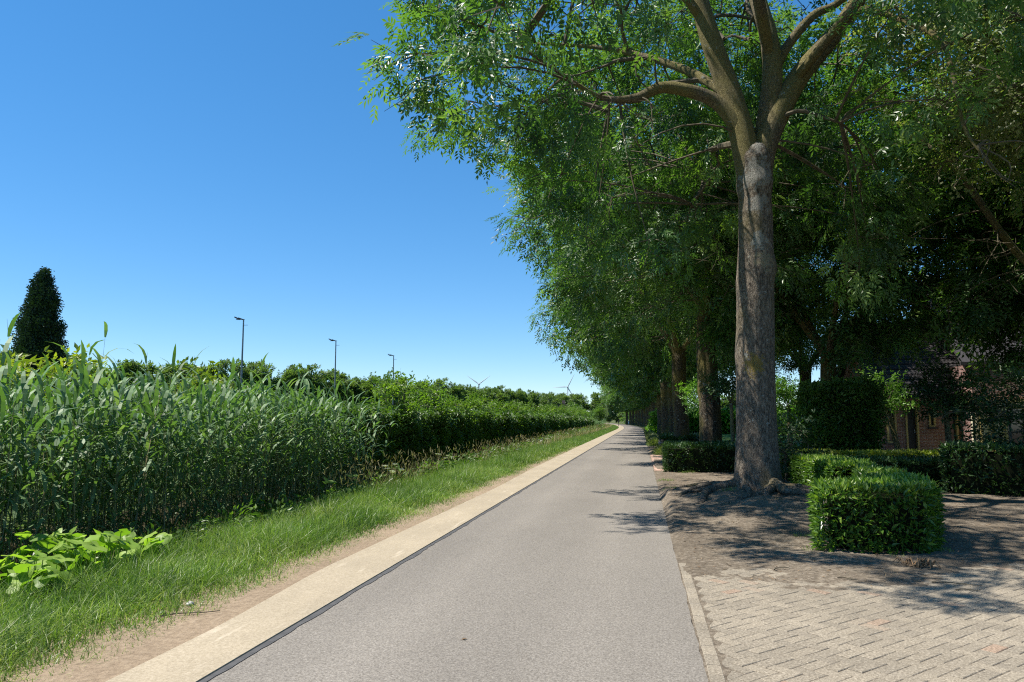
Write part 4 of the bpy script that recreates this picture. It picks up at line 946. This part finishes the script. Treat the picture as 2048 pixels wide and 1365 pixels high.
# dark conical oak far left
ct = empty('columnar_tree', (-33.7, 36.8, 0), 0, 'tall dark narrow conical tree alone above the reeds', 'tree')
fol, wd = MB(), MB()
for zc, rc in [(1.5, 1.6), (2.6, 1.65), (3.8, 1.5), (4.9, 1.5), (5.8, 1.22), (6.7, 1.15), (7.5, .85), (8.2, .78), (8.9, .55), (9.3, .3)]:
    n = int(620*rc); u_ = unit(n); P = np.array([random.uniform(-.12, .12), 0, zc]) + u_*np.array([rc, rc, .95])*(.62+.38*rng.random(n))[:, None]*(1+.12*noise(u_*3+zc))[:, None]
    for k in range(3): fol.scatter(SP_HEDGEROW[k], P[k::3], u_[k::3]*.6 + [0, 0, .9], rng.uniform(.6, 1., len(P[k::3])))
fol.obj('foliage', m_conifer, ct)['kind'] = 'stuff'
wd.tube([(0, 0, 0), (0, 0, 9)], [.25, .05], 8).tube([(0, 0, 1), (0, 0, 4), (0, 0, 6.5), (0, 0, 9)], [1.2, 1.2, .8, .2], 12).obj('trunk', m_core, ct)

# ------------------------------------------------------------------ far trees
BV = []
for k in range(4):
    t = empty('field_tree', (0, 0, 0), 0, 'x', 'tree', 'poplar belt closing the fields'); fol = MB()
    crown(fol, None, (0, 0, 6.4), (2.8+.5*(k % 2), 2.8, 5.8), 36, 20, SP_BELT, .75, [(0, 0, 0)], .35, (1.0, 1.6), 1.2)
    o = fol.obj('crown', m_belt, t); o['kind'] = 'stuff'
    wdb = MB(); wdb.tube([(0, 0, 0), (0, 0, 9)], [.2, .08], 5).tube([(0, 0, 1.0), (0, 0, 3), (0, 0, 7), (0, 0, 10)], [.9, 1.6, 1.5, .4], 8).obj('trunk', m_belt, t)
    BV.append(t)
belt = []
pl = np.array([(-150, 35), (-122, 62), (-106, 100), (-97, 134), (-80, 168), (-66, 215), (-60, 245), (-48, 300), (-41, 345), (-33, 400)], float)
sg = np.linalg.norm(np.diff(pl, axis=0), axis=1); cum = np.concatenate([[0], np.cumsum(sg)])
d = 0; i = 0
while d < cum[-1]:
    x, y = np.interp(d, cum, pl[:, 0]), np.interp(d, cum, pl[:, 1])
    hh = 1.04*(1 + .05*math.sin(i*1.7) + random.uniform(-.05, .05)) + (.07 if 138 < y < 175 else 0)
    belt.append((x + random.uniform(-2, 2), y + random.uniform(-1, 1), hh)); d += 2.9; i += 1
grp = 'tree belt across the fields'
def put(x, y, s_, lb, g, first=[0, 1, 2, 3]):
    if first:
        o = BV[first.pop()]; o.location = (x, y, -.3); o.rotation_euler = (0, 0, random.uniform(0, 6)); o.scale = (s_*1.05, s_*1.05, s_); o['label'] = lb; o['group'] = g
    else: copy_tree(BV[random.randrange(4)], (x, y, -.3), random.uniform(0, 6), (s_*1.05, s_*1.05, s_), lb, g)
for x, y, s_ in belt:
    a = math.degrees(math.atan2(x, y))
    where = ('left of the dark conical tree' if a < -44 else 'between the dark conical tree and the tallest floodlight mast' if a < -29.9 else 'between the two tallest floodlight masts' if a < -23.2
             else 'between the second and third floodlight masts' if a < -18.9 else 'right of the third floodlight mast behind the tall saplings' if a < -15.3 else 'left of the clearest wind turbine' if a < -12.3 else 'right of the clearest wind turbine')
    put(x, y, s_, 'distant belt tree ' + where, grp + ', ' + where)
for x, y, s_ in [(-33, 270, .92), (-27, 262, .85), (-22, 285, .95), (-17, 300, .95), (-12, 290, .9), (-21, 240, .75), (-26, 238, .7), (-6, 310, .95), (0, 300, 1), (6, 310, .9), (-31, 300, .95), (-30, 330, 1.0), (-20, 335, 1.05), (-10, 345, 1.1), (3, 330, 1.1)]:
    where = 'left of the road at the far bend, nearer row' if x < -14 and y < 300 else 'left of the road behind the far bend' if x < -14 else 'closing the view at the end of the road'
    put(x, y, s_, 'rounded olive tree ' + where, 'trees ' + where)
for x in range(20, 260, 7):
    put(x + random.uniform(-2, 2), 210 + random.uniform(-8, 8), random.uniform(.5, .8), 'distant tree seen low behind the garden between the trunks', 'distant trees behind the garden')
# bushes under the row at the far end
BB = bush('roadside_bush', (-16, 205, 0), (2.6, 2.6, 2.4), 24, 20, SP_FAR, 1.0, m_ash_far, 'bush left of the road just before the far bend', 'bush', 'bushes at the far bend', cr=(.8, 1.3), z=2.2)
for x, y, s_, lb in [(-13, 225, 1.1, 'bush nearest the road on the left of the far bend'), (-20, 215, 1.2, 'bush behind the pale reeds before the far bend'), (-3, 252, 1.2, 'bush right of the road at the far bend beside the white block'), (1, 240, 1.1, 'bush right of the road under the last ash trees')]:
    copy_tree(BB, (x, y, 0), s_*3, s_, lb)

# ------------------------------------------------------------------ floodlights and wind turbines
fm = empty('floodlight_mast', (-40.35, 70.2, 0), 0, 'tallest slender floodlight mast, leftmost of the four above the reeds', 'floodlight', 'floodlight masts over the sports field')
MB().tube([(0, 0, 0), (0, 0, 6), (0, 0, 11.9)], [.13, .1, .07], 8).obj('pole', m_galv, fm)
MB().box((-.85, -.04, 11.84), (.1, .04, 11.9)).box((-.05, -.03, 11.25), (.5, .03, 11.29)).obj('arm', m_galv, fm)
hm = MB().box((-.26, -.2, -.05), (.26, .2, .05)).mesh('lamp_head', m_dark)
for x, z, r_ in ((-.72, 12.0, .5), (-.28, 11.93, .35)):
    o = link('lamp_head', hm, fm, (x, 0, z)); o.rotation_euler = (0, r_, 0)
for x, y, lb in [(-39.4, 91.7, 'second floodlight mast from the left'), (-39.4, 115, 'third floodlight mast, rising behind the tall saplings'), (-57.7, 210, 'shortest most distant floodlight mast against the tree belt')]:
    copy_tree(fm, (x, y, 0), 0, 1, lb)
wt = empty('wind_turbine', (-445.3, 2033.9, 0), 0, 'clearest distant wind turbine with two blades raised in a V', 'wind turbine', 'wind turbines on the horizon')
MB().tube([(0, 0, 0), (0, 0, 50), (0, 0, 98)], [2.2, 1.7, 1.3], 12).obj('tower', m_turb, wt)
MB().box((-2, -4, 97), (2, 6, 101)).obj('nacelle', m_turb, wt)
MB().tube([(0, -7, 99), (0, -4, 99)], [1.0, 2.0], 10).obj('hub', m_turb, wt)
def blade(ang):
    b = MB(); V = []; n = 6
    for i in range(n+1):
        f = i/n; c = np.interp(f, [0, .15, 1], [1.6, 3.2, .6]); r_ = 1 + 40*f
        for s_, yy_ in ((-.35*c, -5.6), (0, -6.1), (.65*c, -5.6), (0, -5.1)): V.append((s_, yy_, r_))
    V = np.array(V); ca, sa = math.cos(ang), math.sin(ang)
    V = np.stack([V[:, 0]*ca + V[:, 2]*sa, V[:, 1], -V[:, 0]*sa + V[:, 2]*ca + 99], -1)
    Q = [(i*4+k, i*4+(k+1) % 4, i*4+4+(k+1) % 4, i*4+4+k) for i in range(n) for k in range(4)]
    return b.add(V, Q)
for a in (-.95, .95, math.pi): blade(a).obj('blade', m_turb, wt)
def turbine(x, y, z, ang, lb):
    t = tag(wt.copy(), lb); COL.objects.link(t); t.location = (x, y, z)
    for ch in list(wt.children):
        if ch.name.startswith('blade'): continue
        c = ch.copy(); COL.objects.link(c); c.parent = t
    for k in range(3): blade(ang + k*2*pi/3).obj('blade', m_turb, t)
turbine(-200, 2076, -8, -1.6, 'wind turbine partly behind the leaves of the row at the far bend')
turbine(-725, 2209, -8, .55, 'wind turbine showing one blade between the tall saplings')
turbine(-985, 2367, -4, .6, 'wind turbine with only a blade tip above the tree belt')

# ------------------------------------------------------------------ far house
fh = empty('farmhouse', (-19.6, 190, 0), .1, 'small distant house with brown roof and chimney beyond the hedge', 'house')
MB().box((-3, 0, 0), (3, 8, 3.4)).obj('wall', m_brick, fh)
def gable(b, x0, x1, y0, y1, z0, z1, ridge='y', th=.15, ov=.3):
    if ridge == 'y':
        xm = (x0+x1)/2
        V = [(x0-ov, y0-ov, z0), (xm, y0-ov, z1), (x1+ov, y0-ov, z0), (x1+ov, y0-ov, z0-th), (xm, y0-ov, z1-th*1.4), (x0-ov, y0-ov, z0-th)]
        V += [(a, y1+ov, c) for a, _, c in V]
    else:
        ym = (y0+y1)/2
        V = [(x0-ov, y0-ov, z0), (x0-ov, ym, z1), (x0-ov, y1+ov, z0), (x0-ov, y1+ov, z0-th), (x0-ov, ym, z1-th*1.4), (x0-ov, y0-ov, z0-th)]
        V += [(x1+ov, bb, c) for _, bb, c in V]
    Q = [(0, 1, 7, 6), (1, 2, 8, 7), (2, 3, 9, 8), (3, 4, 10, 9), (4, 5, 11, 10), (5, 0, 6, 11), (0, 5, 4, 1), (1, 4, 3, 2), (6, 7, 10, 11), (7, 8, 9, 10)]
    return b.add(V, Q)
r_ = gable(MB(), -3, 3, 0, 8, 3.5, 5.75).obj('roof', m_redroof, fh)
MB().box((-.2, 1.2, 5.2), (.6, 2.0, 6.4)).obj('chimney', m_brick, r_)
tri = MB().add([(-3, 0, 3.4), (3, 0, 3.4), (0, 0, 5.5), (0, 0, 5.5)], [(0, 1, 2, 3)]); tri.obj('gable', m_brick, fh)

# ------------------------------------------------------------------ brick house on the right
hs = empty('brick_house', (13.7, 35, 0), 0, 'shaded brown brick house with slate roof, ochre door frame and cream front', 'house')
def hp(mb, name, mat, parent=hs): return mb.obj(name, mat, parent)
B = lambda x0, y0, z0, x1, y1, z1: ((x0-13.7, y0-35, z0), (x1-13.7, y1-35, z1))
wl = MB()
# wing front wall with openings: window .9-1.4m, door, small window, tall window
def wallrow(mb, xs0, xs1, y0, y1, zt, openings):
    x = xs0
    for (a, c, zb, ztp) in openings:
        mb.box(*B(x, y0, -.1, a, y1, zt)); mb.box(*B(a, y0, ztp, c, y1, zt))
        if zb > 0: mb.box(*B(a, y0, -.1, c, y1, zb))
        x = c
    mb.box(*B(x, y0, -.1, xs1, y1, zt))
op = [(10.72, 11.12, .55, 2.15), (11.5, 12.02, -.1, 2.2), (12.45, 12.72, 1.25, 2.0), (13.15, 13.62, .45, 2.15)]
wallrow(wl, 10.4, 13.9, 35.3, 35.6, 2.7, op)
wl.box(*B(10.4, 35.602, -.1, 10.7, 41, 2.7)); hp(wl, 'wall', m_brick)
for i, (a, c, zb, zt) in enumerate(op):
    isd = i == 1; f = MB(); t = .07
    f.box(*B(a, 35.22, max(zb, 0), a+t, 35.45, zt)).box(*B(c-t, 35.22, max(zb, 0), c, 35.45, zt)).box(*B(a+t, 35.22, zt-t, c-t, 35.45, zt))
    if isd:
        d_ = hp(MB().box(*B(a+t, 35.4, 0, c-t, 35.46, zt-t)), 'door', m_dark); hp(f, 'door_frame', m_ochre)
        hp(MB().box(*B(c-.16, 35.34, 1.0, c-.12, 35.395, 1.14)), 'handle', m_galv, d_)
    else:
        f.box(*B(a+t, 35.22, zb, c-t, 35.45, zb+t)); w_ = hp(f, 'window', m_ochre)
        hp(MB().box(*B(a+t, 35.40, zb+t, c-t, 35.41, zt-t)), 'pane', m_glass, w_)
        hp(MB().box(*B(a-.05, 35.12, zb-.08, c+.05, 35.298, zb-.003)), 'sill', m_slate, w_)
rf = MB(); V = [(10.1, 35.0, 2.62), (14.5, 35.0, 2.62), (14.5, 38.6, 6.3), (10.1, 38.6, 6.3), (10.1, 42.2, 2.62), (14.5, 42.2, 2.62)]
V2 = [(a, b_, c-.14) for a, b_, c in V]
rf.add(np.array(V+V2) - [13.7, 35, 0], [(0,1,2,3), (3,2,5,4), (7,6,9,8), (8,9,10,11), (0,6,7,1), (0,3,9,6), (3,4,10,9), (1,7,8,2), (2,8,11,5), (4,5,11,10)])
roof = hp(rf, 'roof', m_slate)
# courses of slates on the visible slope
for k in range(15):
    f0, f1 = k/15, (k+1)/15; y0, z0 = 35.0+3.6*f0, 2.62+3.68*f0; y1, z1 = 35.0+3.6*f1, 2.62+3.68*f1
    s_ = MB(); s_.add(np.array([(10.09, y0-.03, z0+.035), (14.45, y0-.03, z0+.035), (14.45, y1, z1+.012), (10.09, y1, z1+.012), (10.09, y0-.03, z0+.004), (14.45, y0-.03, z0+.004)]) - [13.7, 35, 0], [(0,1,2,3), (4,5,1,0)])
    s_.obj('shingle', m_slate, roof)
hp(MB().add(np.array([(10.42, 35.45, 2.7), (10.42, 38.6, 6.1), (10.42, 41, 3.4), (10.42, 41, 2.6)]) - [13.7, 35, 0], [(0, 1, 2, 3)]), 'gable', m_brick)
# main block
B2 = lambda x0, y0, z0, x1, y1, z1: B(x0, y0+1.3, z0, x1, y1+1.3, z1)
op2 = [(13.95, 14.55, .1, 2.2), (14.9, 16.6, .35, 2.1), (17.0, 19.2, .35, 2.1)]
mw = MB(); wallrow(mw, 13.75, 24, 34.0, 34.3, 2.3, op2); hp(MB().box(*B2(13.75, 33.003, -.1, 14.05, 41, 3.9)), 'side_wall', m_brick)
hp(mw, 'wall', m_cream); hp(MB().box(*B2(13.75, 32.66, 2.42, 24, 33.0, 3.9)), 'upper_wall', m_brick)
hp(MB().box(*B2(13.6, 32.4, 2.302, 24.2, 32.95, 2.418)), 'fascia', m_ochre)
hp(MB().box(*B2(13.68, 32.6, 0, 13.74, 32.66, 2.3)), 'downpipe', m_dark)
for a, c, zb, zt in op2:
    f = MB(); t = .08
    f.box(*B2(a, 32.6, zb, a+t, 32.85, zt)).box(*B2(c-t, 32.6, zb, c, 32.85, zt)).box(*B2(a+t, 32.6, zt-t, c-t, 32.85, zt)).box(*B2(a+t, 32.6, zb, c-t, 32.85, zb+t))
    if c-a > 1: f.box(*B2((a+c)/2-.03, 32.62, zb+t, (a+c)/2+.03, 32.8, zt-t))
    w_ = hp(f, 'window', m_ochre); hp(MB().box(*B2(a+t, 32.8, zb+t, c-t, 32.81, zt-t)), 'pane', m_glass if a > 14.5 else m_cream, w_)
g_ = gable(MB(), 13.75, 24, 34.3, 42, 4.0, 8.2, 'x', .15, .4); V = g_.V[0]; V[:, 0] -= 13.7; V[:, 1] -= 35; hp(g_, 'roof', m_slate)

# ------------------------------------------------------------------ small things
def post(name, loc, r_, h, mat, label, cat, cone=.85):
    t = empty(name, loc, 0, label, cat)
    b = MB(); b.tube([(0, 0, -.05), (0, 0, h*.5), (0, 0, h*.96), (0, 0, h)], [r_, r_, r_*.98, r_*cone], 12, disp=lambda V, q: 1 + .05*noise(V*9)); b.obj('post', mat, t, True); return t
t = post('wooden_bollard', (.95, 36.4, 0), .13, .62, m_wood, 'round grey wooden bollard at the road edge before the rounded hedge', 'bollard')
MB().tube([(0, 0, .45), (0, 0, .5)], .137, 12).obj('band', m_galv, t)
t = post('stone_post', (1.12, 33.6, 0), .11, .50, m_stone, 'short pale stone post behind the clipped box hedge', 'post', .7)
t = post('marker_post', (-4.9, 170, 0), .06, 1.4, m_dark, 'thin black marker post on the grass at the far bend', 'post')
MB().box((-.14, -.03, 1.1), (.14, .03, 1.38)).obj('sign_plate', m_dark, t)
t = empty('stone_block', (-3.2, 232, 0), .2, 'white stone block at the foot of the farthest trunks', 'block')
MB().box((-.55, -.4, 0), (.55, .4, .85)).obj('body', m_white_p, t); MB().box((-.62, -.47, .853), (.62, .47, .95)).obj('cap', m_white_p, t)
# leaning garden chair
t = empty('garden_chair', (2.55, 33.2, .02), -.5, 'dark blue-grey leaning garden chair between the second and third trunks', 'chair')
MB().box((-.25, -.25, .38), (.25, .25, .42)).obj('seat', m_bluefab, t)
b = MB(); b.add([(-.25, .25, .42), (.25, .25, .42), (.25, .55, 1.05), (-.25, .55, 1.05), (-.25, .29, .42), (.25, .29, .42), (.25, .59, 1.05), (-.25, .59, 1.05)], [(0,1,2,3), (7,6,5,4), (3,2,6,7), (0,3,7,4), (1,5,6,2), (0,4,5,1)]); b.obj('backrest', m_bluefab, t)
for x in (-.23, .23):
    for y in (-.23, .23): MB().tube([(x, y, 0), (x, y, .38)], .018, 6).obj('leg', m_galv, t)
# dry clump, twigs, leaf, stone
t = empty('dry_clump', (2.9, 8.75, .03), 0, 'tangled brown clump of dry plant debris on the soil before the laurel', 'debris')
b = MB()
for k in range(46):
    a = random.uniform(0, 6.28); L = random.uniform(.05, .14); x, y = random.uniform(-.13, .13), random.uniform(-.07, .07)
    b.tube([(x, y, .01), (x+L*.5*math.cos(a), y+L*.5*math.sin(a), random.uniform(.02, .09)), (x+L*math.cos(a), y+L*math.sin(a), .01)], [.006, .008, .003], 4, cap=False)
b.obj('twigs', m_litter, t)['kind'] = 'stuff'
def twig(loc, a, L, lb, g='fallen twigs on the drive'):
    t = empty('twig', loc, a, lb, 'twig', g)
    MB().tube(smooth_path([(0, 0, .006), (L*.3, .02, .012), (L*.7, -.015, .01), (L, .01, .006)], 8), np.linspace(.007, .003, 8), 5, cap=False).obj('stem', m_twig, t)
    MB().tube([(L*.5, 0, .01), (L*.72, .05, .008)], [.004, .002], 4, cap=False).obj('side_shoot', m_twig, t)
twig((2.75, 7.95, .025), -.2, .42, 'longest fallen twig on the shaded pavers at right')
twig((2.85, 7.65, .022), .1, .22, 'short fallen twig just in front of the longest one')
twig((1.35, 8.3, .03), .7, .25, 'fallen twig on the soil left of the laurel hedge')
twig((1.9, 8.0, .03), -.5, .18, 'small fallen twig in front of the laurel hedge corner')
twig((-3.85, 5.6, .012), .55, .45, 'thin stick lying on the sand beside the grass', 'sticks on the sand')
lf = empty('fallen_leaf', (-1.30, 5.40, .014), .6, 'single brown fallen leaf on the near asphalt', 'leaf')
MB().add([(0, 0, 0), (.012, .016, .008), (.045, 0, .004), (.012, -.016, .01)], [(0, 1, 2, 3)]).obj('blade', m_litter, lf); MB().tube([(-.02, 0, .002), (0, 0, .002)], .0012, 4, cap=False).obj('stalk', m_litter, lf)
def stone(loc, s_, lb):
    b = MB(); P = np.array([(0, 0, -.5), (0, 0, -.25), (0, 0, 0), (0, 0, .3), (0, 0, .5)])*s_
    b.tube(P, np.array([.25, .7, .85, .6, .1])*s_, 9, disp=lambda V, q: 1 + .25*noise(V/s_*1.7)); o = b.obj('stone', m_stone, None, True, loc); tag(o, lb, 'stone', 'loose stones on the sand')
stone((-3.86, 6.02, .015), .045, 'pale stone on the sand at the grass edge')
stone((-3.93, 5.75, .01), .03, 'smaller stone beside the pale one on the sand')
for o in list(COL.objects):
    if o.parent is not None and 'category' in o: del o['category']
